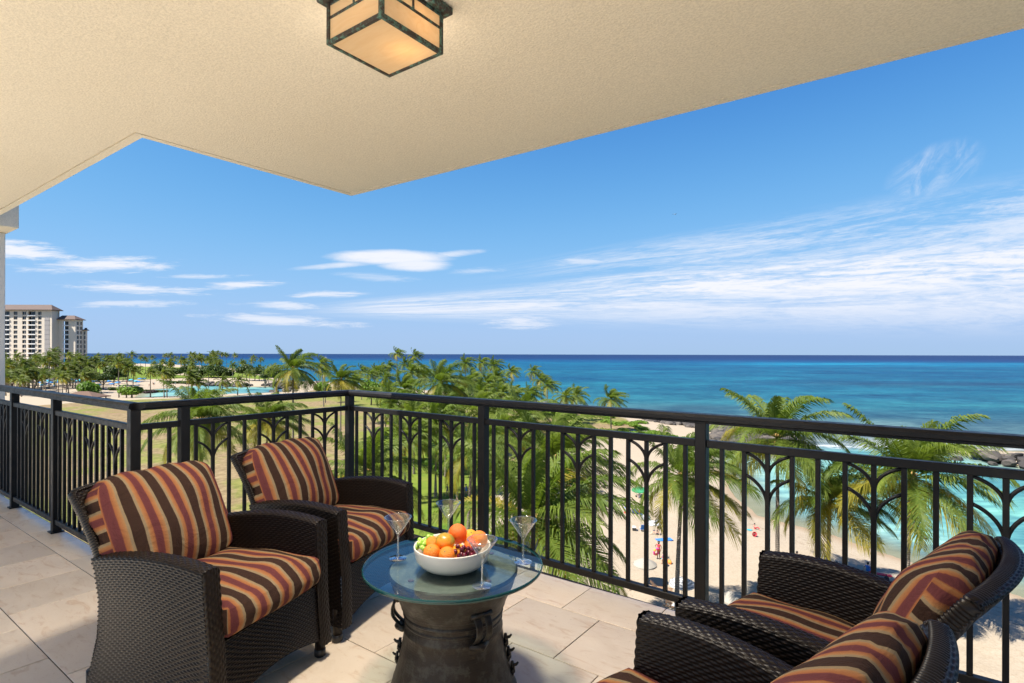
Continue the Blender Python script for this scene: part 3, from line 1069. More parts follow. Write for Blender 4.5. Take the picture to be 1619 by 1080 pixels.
def make_chair(label):
    t = thing('wicker_armchair', (0, 0, 0), label, 'armchair', 0, 'wicker armchairs round the drum table')
    wk = [M['wicker']]
    for s in (1, -1):
        v, f = join_np([arm_surface(s), arm_front(s)])
        link('armrest', mesh('armrest', v, f, wk, True), t)
    v, f = apron(); link('apron', mesh('apron', v, f, wk, True), t)
    v, f = back_panel(); link('backrest', mesh('backrest', v, f, wk, True), t)
    zz = np.linspace(.50, .838, 14)
    hw = np.interp(zz, [.5, .62, .88], [.300, .300, .313])
    side_l = [(-hw[i], y_rear(zz[i]) + .022, zz[i]) for i in range(14)]
    top = [((2 * k - 1) * .313, y_rear(.846) + .022 - .040 * (1 - (2 * k - 1) ** 2), .848 + .012 * (1 - (2 * k - 1) ** 2)) for k in np.linspace(0.03, .97, 20)]
    side_r = [(-x, y, z) for x, y, z in side_l[::-1]]
    v, f = wrapped_tube(side_l + top + side_r, .011, .0215)
    link('back_trim', mesh('back_trim', v, f, wk, True), t)
    bb = MB(); bb.box(-.285, .285, -.19, .325, .300, .338)
    bb.build('seat_deck', wk, t)
    for sx in (1, -1):
        for y in (.325, -.29):
            bb = MB(); bb.tube([(0, 0, .028), (0, 0, .16)], .0235, 10)
            lg = bb.build('leg', wk, t, True, (sx * (.322 if y > 0 else .288), y - (.02 if y > 0 else 0), 0))
            bb = MB(); bb.lathe([(0, 0), (.020, 0), (.0255, .004), (.0255, .034), (.0235, .036)], 14)
            bb.build('foot_cap', [M['rubber']], lg, True)
    cushion_obj('seat_cushion', t, (.560, .550, .150, 3, .030), (0, .092, .420), (math.radians(1.5), 0, 0))
    a = math.radians(90 + 25)
    cushion_obj('back_cushion', t, (.550, .430, .125, 8, .048, .0), (0, -.256, .672), (a, 0, 0))
    return t


def copy_thing(r, label, loc, rz):
    n = r.copy(); C.objects.link(n); n.location = loc; n.rotation_euler = (0, 0, rz); n['label'] = label
    for ch in r.children:
        c = ch.copy(); C.objects.link(c); c.parent = n
        for g_ in ch.children:
            d = g_.copy(); C.objects.link(d); d.parent = c
    return n


chair = make_chair('dark wicker armchair with striped cushions shown whole beside the tiled floor strip')
chairs = [((-2.438, 1.164), 18.2, chair['label']),
          ((-2.675, 1.925), 15.3, 'dark wicker armchair tucked behind the glass table and the front armchair'),
          ((-0.235, 1.976), 170.0, 'dark wicker armchair backed up against the railing above the beach'),
          ((-0.407, 1.205), 169.0, 'dark wicker armchair cut off by the picture bottom beside the drum table')]
for i, ((x, y), a, lab) in enumerate(chairs):
    rz = math.radians(a - 90)
    if i == 0:
        chair.location = (x, y, 0.001); chair.rotation_euler = (0, 0, rz)
    else:
        copy_thing(chair, lab, (x, y, 0.001), rz)

# ------------------------------------------------------------------ drum table
TX, TY = -1.583, 1.746
TZ = 0.53
tab = thing('drum_table', (TX, TY, 0), 'antique bronze drum table under a round glass top', 'table', -math.radians(90) + YAW)
# local -y faces the camera after the rotation below
tab.rotation_euler = (0, 0, YAW)
prof = [(0, .508), (.20, .508)]
for k in range(7):
    prof += [(.205 + k * .008, .5085), (.209 + k * .008, .5065)]
prof += [(.262, .508), (.268, .503), (.268, .494), (.262, .488), (.258, .470), (.250, .445), (.238, .420), (.226, .395), (.217, .372), (.2165, .366), (.210, .362),
         (.206, .345), (.2085, .342), (.2085, .336), (.204, .332), (.202, .315), (.2045, .312), (.2045, .306), (.2015, .302), (.203, .285), (.206, .275), (.2065, .268),
         (.204, .262), (.210, .22), (.219, .175), (.231, .125), (.246, .075), (.2485, .07), (.2485, .062), (.252, .055), (.262, .018), (.268, .010), (.268, .0005), (.25, .0005), (.24, .03)]
b = MB(); b.lathe([p for p in prof if p[1] < .507 or p[0] > .26], 72)
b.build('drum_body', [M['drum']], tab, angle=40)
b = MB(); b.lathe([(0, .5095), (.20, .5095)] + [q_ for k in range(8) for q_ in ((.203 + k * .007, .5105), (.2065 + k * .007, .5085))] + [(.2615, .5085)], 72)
for k in range(12):
    a0 = 2 * math.pi * k / 12
    b.add([(.02 * math.cos(a0 - .5), .02 * math.sin(a0 - .5), .5103), (.085 * math.cos(a0), .085 * math.sin(a0), .5103), (.02 * math.cos(a0 + .5), .02 * math.sin(a0 + .5), .5103)], [(0, 1, 2)])
b.build('drum_head', [M['drum_top']], tab, True)
glass_r = .373
b = MB()
b.lathe([(0, TZ), (glass_r - .004, TZ)], 96, 0)
b.lathe([(glass_r - .004, TZ), (glass_r - .001, TZ - .002), (glass_r, TZ - .006), (glass_r - .001, TZ - .013), (glass_r - .004, TZ - .016)][::-1], 96, 1)
b.lathe([(glass_r - .004, TZ - .016), (0, TZ - .016)], 96, 0)
b.build('glass_top', [M['table_glass'], M['glass_edge']], tab, angle=50)
b = MB()
for k in range(4):
    a0 = math.radians(45 + 90 * k)
    b.lathe([(0, .5105), (.011, .5105), (.0125, .5125), (.011, .5138), (0, .5138)], 12, 0, .215 * math.cos(a0), .215 * math.sin(a0))
b.build('bumper', [simple("rubber_bumper", (.12, .06, .05), .6)], tab, True)


def strap_handle(deg):
    """pair of flat plaited straps bowed out from the drum's waist"""
    a = math.radians(deg - 90)
    b = MB()
    for off in (-.022, .022):
        pts = []
        for i in range(13):
            t_ = i / 12
            z = .392 - .115 * t_
            base = np.interp(z, [.27, .30, .345, .372, .395], [.206, .203, .207, .218, .227])
            r = base + .046 * math.sin(math.pi * t_) ** .8
            pts.append((r, z))
        n = len(pts)
        vs = []; fs = []
        for r, z in pts:
            for dy_, dr in ((-.015, 0), (-.010, .0035), (-.005, .001), (0, .004), (.005, .001), (.010, .0035), (.015, 0), (.012, -.005), (-.012, -.005)):
                vs.append((r + dr, off + dy_, z))
        for i in range(n - 1):
            for k in range(9):
                fs.append((i * 9 + k, i * 9 + (k + 1) % 9, (i + 1) * 9 + (k + 1) % 9, (i + 1) * 9 + k))
        b.add(vs, fs)
    b.tube([(.226, -.045, .395), (.231, 0, .397), (.226, .045, .395)], .010, 8)
    b.tube([(.205, -.040, .272), (.226, 0, .270), (.205, .040, .272)], [.010, .019, .010], 8)
    o = b.build('strap_handle', [M['drum']], tab, True, rot=(0, 0, a))
    return o


for dg in (34, -86, 128, 214): strap_handle(dg)


def ornament(deg, zs):
    a = math.radians(deg - 90)
    for z, s in zs:
        b = MB()
        r = np.interp(z, [.06, .075, .125, .175, .22, .27], [.250, .246, .231, .219, .210, .205])
        b.tube([(r - .004, 0, z - .030 * s), (r + .008, 0, z - .012 * s), (r + .007, 0, z + .008 * s), (r + .004, 0, z + .030 * s)], [.007 * s, .011 * s, .009 * s, .006 * s], 7)
        b.tube([(r + .004, 0, z + .012 * s), (r + .022 * s, 0, z + .017 * s), (r + .030 * s, 0, z + .026 * s)], [.007 * s, .006 * s, .004 * s], 6)
        for sy in (1, -1):
            b.tube([(r + .004, 0, z), (r + .012, sy * .014 * s, z + .004), (r, sy * .022 * s, z - .010)], [.005 * s, .004 * s, .003 * s], 5)
            b.tube([(r + .004, 0, z - .018 * s), (r + .010, sy * .012 * s, z - .016 * s), (r, sy * .020 * s, z - .030 * s)], [.005 * s, .004 * s, .003 * s], 5)
        b.build('frog_ornament', [M['drum']], tab, True, rot=(0, 0, a))


ornament(88, [(.205, 1.0), (.150, 1.0), (.09, 1.0)])
ornament(-88, [(.185, 1.0), (.135, .8)])

# ------------------------------------------------------------------ glasses, bowl and fruit on the table


def martini(label, x, d, tilt=0.0):
    X, Y, _ = O(x, d)
    t = thing('martini_glass', (X, Y, TZ + .0005), label, 'glass', 0, 'martini glasses on the drum table')
    b = MB(); b.lathe([(.006, .0985), (.012, .108), (.030, .135), (.0565, .1735), (.0575, .1755), (.0568, .1765), (.0555, .1752), (.029, .1365), (.010, .1105), (0, .104)], 48)
    b.build('bowl', [M['stem_glass']], t, True)
    b = MB(); b.tube([(.0567 * math.cos(a_), .0567 * math.sin(a_), .1755) for a_ in np.linspace(0, 2 * math.pi, 41)], .0011, 5, False)
    b.build('rim', [M['stem_solid']], t, True)
    b = MB(); b.lathe([(.0058, .0985), (.0042, .090), (.0036, .06), (.0038, .03), (.0055, .012), (.010, .0065)], 20)
    b.build('stem', [M['stem_solid']], t, True)
    b = MB(); b.lathe([(.010, .0065), (.022, .004), (.0365, .0022), (.0378, .0012), (.0365, .0), (0, 0)], 40)
    b.build('foot', [M['stem_solid']], t, True)
    t.rotation_euler = (0, 0, tilt)
    return t


martini('empty martini glass standing nearest the two wicker armchairs together', -.483, 2.381)
martini('empty martini glass half hidden behind the fruit bowl', -.295, 2.613)
martini('empty martini glass standing by itself at the railing side of the table', .049, 2.342)
martini('empty martini glass in front of the fruit bowl', -.110, 2.100)

BX, BD = -.243, 2.300
bx, by, _ = O(BX, BD)
b = MB(); b.lathe([(0, .004), (.100, .0), (.112, .002), (.130, .014), (.146, .034), (.154, .060), (.157, .084), (.1565, .087), (.1535, .0875), (.1510, .084), (.147, .060), (.138, .034), (.124, .018), (.105, .011), (0, .010)], 72)
o = b.build('fruit_bowl', [M['stoneware']], None, True, (bx, by, TZ + .0006))
tag(o, 'wide off white stoneware bowl of fruit on the glass table', 'bowl')
b = MB()
for k, a0 in enumerate((math.radians(194),)):
    pts = [(.157 * math.cos(a0) * 1.0, .157 * math.sin(a0), .050)]
    b.tube([(.1545 * math.cos(a0), .1545 * math.sin(a0), .068), (.166 * math.cos(a0), .166 * math.sin(a0), .058), (.1500 * math.cos(a0), .1500 * math.sin(a0), .048)], .004, 8)
b.build('ring_handle', [simple("chrome_ring", (.7, .7, .7), .15, 1.0)], o, True)


def fruit(name, cat, label, x, d, z, r, mat, sx=1.0, sz=1.0, stem=True, rot=(0, 0, 0), seed=1):
    prof = []
    n = 18
    for i in range(n + 1):
        a = math.pi * i / n
        rr = math.sin(a); zz = math.cos(a)
        dim = .06 * math.exp(-(a / .22) ** 2)
        prof.append((max(rr, 0) * r if 0 < i < n else 0, (zz - dim) * r * sz))
    b = MB(); b.lathe(prof[::-1], 28)
    vs = [(p[0] * sx, p[1], p[2]) for p in b.v]
    b.v = vs
    X, Y, _ = O(x, d)
    o = b.build(name, [M[mat]], None, True, (X, Y, z), rot)
    tag(o, label, cat)
    if stem:
        c = MB(); c.lathe([(0, r * sz * .935), (.0045, r * sz * .935), (.0035, r * sz * .965), (0, r * sz * .97)], 8)
        c.build('stalk_button', [M['stalk']], o, True)
    return o


M['mango'] = (lambda: (lambda m_t: (out(m_t[1], principled(m_t[1], m_t[1].mix(m_t[1].step(m_t[1].noise(m_t[1].coord(), 9, 4), .40, .62), (.28, .21, .02), (.72, .25, .012)), .34, 0, m_t[1].bump(m_t[1].noise(m_t[1].coord(), 200, 2), .08, .002))), m_t[0])[1])(material("mango_skin")))()
fruit('orange', 'orange', 'small orange at the bowl front beside the green grapes', -.318, 2.235, .606, .0345, 'orange', rot=(.5, .3, 0))
fruit('orange', 'orange', 'orange at the bowl front with its dark stalk mark showing', -.255, 2.215, .604, .0335, 'orange', rot=(.75, -.25, .6))
fruit('orange', 'orange', 'orange mostly hidden under the mango behind the green grapes', -.325, 2.315, .612, .033, 'orange', rot=(0, .4, 0))
fruit('mango', 'mango', 'mottled green and orange mango on top of the fruit pile', -.270, 2.275, .637, .0375, 'mango', 1.08, .92, False, (.3, .2, .4))
fruit('grapefruit', 'grapefruit', 'large red orange grapefruit standing highest in the bowl', -.226, 2.345, .646, .0400, 'red_orange', 1.0, 1.08, False, (.3, .3, 0))
fruit('mandarin', 'mandarin', 'yellow orange mandarin below the grapefruit by the red grapes', -.212, 2.255, .603, .031, 'yellow_orange', rot=(.3, -.5, 0))
fruit('mandarin', 'mandarin', 'yellow orange mandarin behind the grapefruit', -.175, 2.36, .625, .035, 'yellow_orange', rot=(.3, .5, 0))
fruit('orange', 'orange', 'orange seen through the martini glass in front', -.135, 2.325, .630, .036, 'orange', rot=(.2, -.3, 0))
fruit('orange', 'orange', 'red toned orange behind the red grapes', -.162, 2.285, .612, .0335, 'red_orange', rot=(.1, .6, 0))

gm = {}
for col in ('green_grape', 'red_grape'):
    bmx = bmesh.new(); bmesh.ops.create_icosphere(bmx, subdivisions=3, radius=.0098)
    for v in bmx.verts: v.co.z *= 1.12
    me = bpy.data.meshes.new(col); bmx.to_mesh(me); bmx.free()
    me.polygons.foreach_set('use_smooth', np.ones(len(me.polygons), bool)); me.materials.append(M[col]); gm[col] = me


def bunch(name, label, col, x, d, z, ex, ed, ez, n, seed):
    X, Y, _ = O(x, d)
    t = thing(name, (X, Y, z), label, 'grapes')
    r_ = random.Random(seed); placed = []
    tries = 0
    while len(placed) < n and tries < 6000:
        tries += 1
        p = Vector((r_.gauss(0, .5) * ex, r_.gauss(0, .5) * ed, abs(r_.gauss(0, .6)) * ez))
        if all((p - q_).length > .0150 for q_ in placed): placed.append(p)
    for p in placed:
        wx, wy, _ = O(p.x, p.y)
        link('grape', gm[col], t, (wx, wy, p.z), (r_.random() * 3, r_.random() * 3, 0))
    b = MB()
    for p in placed[::2]:
        wx, wy, _ = O(p.x, p.y)
        b.tube([(0, 0, -.004), (wx * .9, wy * .9, p.z - .004)], .0012, 4)
    b.build('stalk', [M['stalk']], t)


bunch('green_grape_bunch', 'bunch of pale green grapes heaped at the bowl rim', 'green_grape', -.350, 2.325, .603, .036, .050, .018, 34, 4)
bunch('red_grape_bunch', 'bunch of dark red grapes at the bowl front', 'red_grape', -.178, 2.218, .598, .040, .028, .022, 30, 9)

# ------------------------------------------------------------------ ceiling lantern
LAMP_W = 21.0
SIDE_W = 0.12
LX, LY, _ = O(-.486, 2.142)
lamp = thing('ceiling_lantern', (LX, LY, CZ), 'square verdigris bronze ceiling lantern with amber glass panels', 'ceiling lamp')
HS = .147; ZB = -.187; ZT = -.030
b = MB(); b.bbox(-HS - .035, HS + .035, -HS - .035, HS + .035, ZT, -.0015, .004)
b.build('ceiling_plate', [M['verdigris']], lamp)
bw = .0085
zf = .118
for sx in (1, -1):
    for sy in (1, -1):
        b = MB(); b.bbox(sx * HS - bw, sx * HS + bw, sy * HS - bw, sy * HS + bw, ZB, ZT, .002)
        b.build('corner_bar', [M['verdigris']], lamp)
zm = ZB + .100
for ax in (0, 1):
    for s in (1, -1):
        for z, hw in ((ZB + bw, bw), (zm, .0055), (ZT - .006, .006)):
            b = MB()
            if ax == 0: b.bbox(-HS + bw, HS - bw, s * HS - hw * .9, s * HS + hw * .9, z - hw, z + hw, .0015)
            else: b.bbox(s * HS - hw * .9, s * HS + hw * .9, -HS + bw, HS - bw, z - hw, z + hw, .0015)
            b.build('cross_bar', [M['verdigris']], lamp)
        b = MB(); p = -.045 * 1
        if ax == 0: b.bbox(-.005, .005, s * HS - .005, s * HS + .005, zm + .0055, ZT - .012, .001)
        else: b.bbox(s * HS - .005, s * HS + .005, -.005, .005, zm + .0055, ZT - .012, .001)
        b.build('upright_bar', [M['verdigris']], lamp)


def mat_amber(strength):
    m_, t = material("amber_art_glass")
    co = t.coord()
    n = t.noise(t.scale(co, (3, 14, 14)), 1.6, 5, 0.6, 1.2)
    c = t.mix(n, (.66, .47, .25), (.82, .68, .46))
    x, y, z = t.sep(co)
    e = principled(t, c, .25, 0, t.bump(n, .15, .004), .5)
    tl = t.new('ShaderNodeBsdfTranslucent'); t.put(tl.inputs[0], c)
    mx = t.new('ShaderNodeMixShader'); mx.inputs[0].default_value = .5
    t.l.new(e, mx.inputs[1]); t.l.new(tl.outputs[0], mx.inputs[2])
    em = t.new('ShaderNodeEmission'); t.put(em.inputs[0], t.mix(n, (1.0, .70, .38), (1.0, .82, .56))); em.inputs[1].default_value = strength
    ad = t.new('ShaderNodeAddShader'); t.l.new(mx.outputs[0], ad.inputs[0]); t.l.new(em.outputs[0], ad.inputs[1])
    out(t, ad.outputs[0])
    return m_


AMB = mat_amber(.035)
for ax in (0, 1):
    for s in (1, -1):
        for z0, z1, halves in ((ZB + .016, zm - .005, (0,)), (zm + .005, ZT - .011, (-1, 1))):
            for h in halves:
                a0, a1 = (-HS + .008, HS - .008) if h == 0 else ((-HS + .008, -.0045) if h < 0 else (.0045, HS - .008))
                b = MB()
                if ax == 0: b.box(a0, a1, s * HS - .002, s * HS + .002, z0, z1)
                else: b.box(s * HS - .002, s * HS + .002, a0, a1, z0, z1)
                b.build('glass_pane', [AMB], lamp)
b = MB(); b.box(-HS + .008, HS - .008, -HS + .008, HS - .008, ZB + .004, ZB + .008)
b.build('bottom_pane', [AMB], lamp)
bl_d = bpy.data.lights.new("lantern_bulb", 'POINT')
bl_d.energy = .30; bl_d.color = (1.0, .76, .48); bl_d.shadow_soft_size = .03
bulb = bpy.data.objects.new("lantern_bulb", bl_d); C.objects.link(bulb); bulb.parent = lamp; bulb.location = (.05, .05, -.095)

# the lantern's light out through its bottom pane
al_d = bpy.data.lights.new("lantern_light", 'AREA')
al_d.shape = 'SQUARE'; al_d.size = .27; al_d.energy = LAMP_W; al_d.color = (1.0, .90, .76)
al = bpy.data.objects.new("lantern_light", al_d); C.objects.link(al); al.parent = lamp; al.location = (0, 0, ZB - .012)
for k in range(4):
    sl_d = bpy.data.lights.new("lantern_side_light", 'AREA')
    sl_d.shape = 'RECTANGLE'; sl_d.size = .27; sl_d.size_y = .13; sl_d.energy = SIDE_W; sl_d.color = (1.0, .90, .76)
    sl = bpy.data.objects.new("lantern_side_light", sl_d); C.objects.link(sl); sl.parent = lamp
    a = k * math.pi / 2
    sl.location = ((HS + .012) * math.cos(a), (HS + .012) * math.sin(a), (ZB + ZT) / 2)
    sl.rotation_euler = Vector((math.cos(a), math.sin(a), 0)).to_track_quat('-Z', 'Z').to_euler()

# ------------------------------------------------------------------ land, beach, lawn and sea (all in metres; x across the view axis, d along it)
SEA = -18.9
LAND = [(75.0,20.0),(46.0,41.1),(44.1,48.2),(42.3,51.3),(39.6,55.5),(37.2,63.3),(32.4,71.3),(33.3,79.5),(35.7,90.2),(38.4,101.4),(42.7,115.8),(47.9,116.6),(51.1,111.6),(56.3,114.5),(60.3,124.0),(61.4,141.4),(60.9,149.6),(55.5,153.8),(53.1,167.5),(49.1,180.8),(41.4,192.2),(33.3,209.8),(23.0,225.3),(11.1,243.3),(-2.8,264.3),(-22.7,289.2),(-45.5,311.0),(-72.7,339.6),(-105.4,373.9),(-130.2,397.9),(-143.8,411.2),(-160.2,410.3),(-143.7,360.8),(-122.8,310.9),(-122.3,290.5),(-136.3,280.8),(-154.0,267.4),(-171.5,255.3),(-202.7,313.4),(-200.1,334.4),(-197.4,358.4),(-188.7,374.1),(-162.3,342.5),(-143.3,343.2),(-157.2,383.7),(-180.7,440.1),(-240.4,546.3),(-315.9,666.4),(-474.6,894.7),(-656.6,1038.6),(-861.6,1156.2),(-1380.9,1509.7),(-2600,1500),(-2600,-40),(75,-40)]
ISLET = [(89.2,125.3),(100.7,122.1),(108.1,118.2),(115.7,112.5),(100.0,97.2),(92.8,101.5),(92.6,112.2),(87.0,120.2)]
LAWN = [(-2.8,32.7),(-4.1,56.6),(-3.8,67.9),(-1.8,82.9),(4.6,100.0),(12.9,119.9),(22.6,133.2),(32.5,143.4),(34.1,167.4),(27.3,185.4),(9.6,210.2),(-19.6,249.5),(-70.0,295.7),(-108.7,332.2),(-102.3,270.8),(-108.6,258.1),(-138.4,240.4),(-153.5,228.4),(-166.0,216.2),(-171.8,202.9),(-178.9,195.5),(-230.0,183.5),(-40.8,32.5)]
LAWN_FAR = [(-438.1,349.5),(-301.3,355.8),(-278.1,390.9),(-246.5,428.3),(-211.5,435.9),(-169.6,406.1),(-217.0,486.9),(-374.3,705.6),(-504.4,797.8),(-1033.0,823.9)]
SAND_PATCH = [(-349.1,542.5),(-274.2,476.3),(-265.7,506.2),(-329.5,627.7),(-388.1,661.1),(-400.2,621.9)]
GREEN = [(-23.9,84.7),(-33.8,130.2),(-27.3,151.3),(-7.3,130.6),(-1.8,82.9),(-3.8,67.9),(-4.0,54.8),(-9.6,49.9),(-14.5,58.5)]
NEAR_PALMS = [(-36.0,92,-1.1,4.4,0),(-37.2,122,-4.2,4.3,1),(-12.7,100,-3.8,5.6,0),(-31.1,56,-5.3,4.6,3),(-33.0,76,-7.6,4.9,1),(-11.8,46,-8.4,4.5,2),(-3.6,52,-7.5,4.4,0),(1.2,30,-7.5,5.2,3),(2.7,35,-5.2,4.3,1),(1.7,72,-7.1,4.4,2),(12.1,39.5,-7.2,4.3,0),(21.6,45.5,-5.4,4.9,3),(28.6,40,-7.4,5.3,2),(25.0,44,-10.1,4.3,1)]
MID_PALMS = [(-48.2,235,1.6,3.9),(-41.6,240,0.8,3.9),(-25.2,140,-3.1,4.2),(-15.8,190,-1.8,4),(-10.2,190,-1.6,4),(-6.0,185,-2.4,4),(-0.1,200,-4.9,4.0),(8.3,215,-5.4,3.8),(9.5,185,-7.1,3.8),(10.9,170,-8.2,3.9),(4.8,150,-9.4,3.9),(0.5,138,-8.7,4.0),(14.5,150,-9.9,3.7),(18.3,158,-10.5,3.8),(24.4,138,-9.6,4.2),(-10.4,150,-5.4,4.2),(-6.1,145,-6.1,4.1),(-4.4,165,-5.7,4.1),(-7.0,125,-7.1,4.2),(-2.5,128,-7.6,4.2),(-21.5,112,-5.7,4.3),(-27.9,125,-7.1,4.2),(-10.6,130,-6.4,4.3),(-10.9,110,-7.1,4.3),(-20.3,95,-6.9,4.3),(-10.2,86,-7.6,4.3),(-5.0,84,-7.3,4.4),(-15.4,88,-8.3,4.3),(-3.0,92,-7.7,4.3),(-10.0,74,-8.0,4.3),(-13.4,70,-8.9,4.2),(-0.7,66,-8.3,4.3),(-42.8,190,-6.9,4),(-55.2,230,-6.0,4),(-61.5,230,-5.5,4),(-54.5,215,-6.7,4),(-61.2,250,-5.5,4),(-58.9,255,-5.1,4),(-56.8,260,-4.3,4),(-47.9,250,-2.9,4),(-37.8,230,-4.7,4),(-29.5,190,-5.5,4.1),(-42.3,150,-6.2,4.0),(-67.9,200,-2.1,4.0),(-72.0,215,-5.6,4.0)]
FAR_PALMS = [(-214.1,244.8,-11.0),(-220.3,250.3,-10.1),(-256.3,293.4,-4.0),(-267.5,299.4,-6.6),(-241.1,267.3,-9.0),(-243.5,271.7,-9.8),(-258.1,293.5,-5.3),(-257.7,295.7,-4.0),(-240.1,276.7,-7.5),(-263.6,305.7,-4.2),(-243.8,279.0,-7.5),(-256.8,286.5,-4.6),(-262.1,290.6,-4.0),(-241.6,296.9,-8.5),(-230.2,301.6,-8.6),(-294.2,324.1,-5.8),(-210.3,259.7,-8.9),(-274.1,327.0,-2.9),(-274.2,333.8,0.2),(-244.8,282.0,-10.0),(-238.5,268.9,-8.2),(-258.3,317.0,-4.1),(-246.4,318.2,-2.2),(-203.1,268.3,-8.9),(-234.7,308.7,-6.3),(-244.1,277.3,-10.1),(-202.8,267.0,-9.1),(-272.9,319.1,-1.8),(-293.1,324.8,-3.6),(-260.3,285.5,-7.4),(-241.3,279.5,-8.8),(-271.0,314.3,-5.7),(-226.4,250.6,-9.4),(-207.0,260.7,-8.3),(-251.2,318.8,-4.3),(-300.5,329.8,-0.3),(-257.8,338.6,-2.3),(-202.7,264.8,-9.5),(-268.3,313.4,-6.3),(-265.4,296.4,-8.6),(-278.1,358.1,-0.2),(-289.2,322.0,-4.1),(-255.7,333.3,-4.2),(-259.1,313.7,-3.5),(-288.4,326.2,-0.7),(-204.0,253.9,-9.7),(-242.5,268.1,-10.2),(-279.6,329.6,-2.8),(-239.3,306.1,-5.2),(-231.0,255.6,-9.0),(-221.4,265.3,-8.5),(-218.7,274.5,-10.0),(-263.3,334.2,-1.0),(-240.6,270.7,-8.8),(-234.2,278.5,-10.8),(-234.0,308.7,-5.2),(-238.7,299.5,-5.3),(-279.1,329.0,-1.6),(-206.8,273.6,-10.1),(-252.9,303.4,-3.7),(-257.6,296.3,-9.0),(-250.3,292.6,-8.9),(-242.2,301.8,-7.7),(-240.5,281.3,-7.5),(-243.1,290.9,-8.6),(-238.6,275.5,-10.1),(-283.7,345.8,0.2),(-253.5,290.5,-7.5),(-238.4,304.4,-7.5),(-259.4,302.6,-7.5),(-257.6,329.6,-4.3),(-283.3,409.8,-5.3),(-272.9,398.3,-3.9),(-295.6,398.3,-6.2),(-285.5,396.7,-5.1),(-303.7,433.0,-1.6),(-273.1,383.4,-4.7),(-274.6,387.3,-5.5),(-288.7,411.2,-0.4),(-270.4,374.3,-4.5),(-258.4,366.7,-4.2),(-283.2,393.2,-1.8),(-293.2,393.8,-2.4),(-315.3,426.0,-0.6),(-287.3,395.4,-4.5),(-255.9,347.2,-5.7),(-295.5,407.7,-2.3),(-276.4,370.5,-5.7),(-278.5,370.5,-4.2),(-294.7,412.3,-2.7),(-255.9,373.6,-5.6),(-265.9,382.4,-4.5),(-293.9,395.1,-4.4),(-255.8,373.5,-6.6),(-253.5,347.9,-5.6),(-298.2,399.5,-4.3),(-304.5,409.3,-4.9),(-282.2,498.3,-2.7),(-257.9,450.7,-8.1),(-246.8,469.8,-7.8),(-262.4,456.8,-8.3),(-313.1,555.5,-1.6),(-295.0,528.5,-1.1),(-287.0,491.3,-4.8),(-284.6,497.5,-6.8),(-290.2,490.5,-3.8),(-243.9,462.6,-6.2),(-328.9,573.1,0.5),(-283.0,494.6,-4.7),(-279.9,511.2,-4.8),(-273.6,468.2,-6.1),(-284.6,512.5,-1.6),(-279.4,502.9,-3.1),(-254.1,470.2,-4.2),(-308.8,537.2,-3.3),(-251.2,473.6,-3.7),(-279.6,519.6,-2.8),(-267.5,492.5,-4.9),(-271.3,513.0,-2.2),(-281.0,527.2,0.1),(-306.4,573.2,1.7),(-272.9,501.7,-2.7),(-238.3,442.9,-7.2),(-280.8,502.2,-4.1),(-312.7,549.0,0.5),(-287.5,536.6,1.7),(-260.5,486.7,-6.7),(-303.0,512.8,-6.4),(-240.1,459.3,-5.2),(-291.2,545.7,-0.3),(-243.7,463.3,-5.4),(-301.8,479.0,-9.7),(-293.0,479.7,-7.3),(-290.7,476.5,-5.4),(-295.9,473.5,-5.5),(-320.4,522.7,-9.8),(-312.8,488.9,-7.5),(-321.8,526.3,-8.5),(-320.0,511.8,-6.0),(-299.1,440,0.7),(-334.6,520,-2.3),(-344.6,520,-2.3),(-340.5,520,-4.1),(-334.7,540,-0.6),(-329.8,540,0.0),(-325.5,540,-3.0),(-294.6,560,2.3),(-290.1,560,0.7),(-286.0,560,0.1),(-297.3,600,-0.4),(-250.6,520,-6.8),(-233.1,500,-5.3),(-217.5,470,-2.1),(-206.6,460,-3.5),(-231.3,480,-6.2),(-157.8,370,-7.3),(-145.6,330,-9.4),(-152.1,350,-8.4),(-146.1,350,-8.8),(-180.6,400,-9.0),(-171.4,244,-2.6),(-167.5,244,-4.8),(-164.7,244,-5.9),(-158.9,246,-6.8),(-152.1,244,-7.2),(-151.6,246,-7.6),(-138.4,240,-7.9),(-137.1,240,-8.7),(-134.6,240,-10.6),(-154.8,310,-5.3),(-126.1,258,-11.1),(-129.2,250,-11.0),(-178.8,330,-10.2),(-154.6,330,-10.1),(-270.2,330,2.6),(-248.0,300,-0.2),(-263.2,310,-1.3),(-253.6,320,0.4),(-246.4,320,-3.5)]
ROUND_TREES = [(-178.0,236,-13.4,5.2,4.4),(-167.2,246,-14.6,6.2,3.2),(-242.4,440,-12.1,9,6),(-232.3,436,-11.0,9.5,6.5),(-225.4,436,-12.4,8,5.5),(-189.6,400,-9.4,7,5),(-181.4,395,-10.2,6,4.5),(-224.6,300,-10.6,6,3),(-216.2,296,-11.1,6,2.6),(-234.9,305,-10.2,6,3.2),(-84.6,250,-13.2,4.2,3.2),(-51.5,205,-10.1,4,3.4),(10.9,150,-13.3,3.6,3),(13.2,140,-13.1,3.0,2.6),(-138.9,330,-10.1,5,4),(-145.2,330,-10.9,4,3.0),(-267.6,300,-11.4,6,4),(-260.8,330,-8.5,8,6),(-234.7,330,-8.5,7,6),(-262.5,310,-9.7,7,5),(-297.1,470,-11.5,8,5),(-259.7,430,-11.8,7,4),(-270.6,470,-11.4,8,6)]
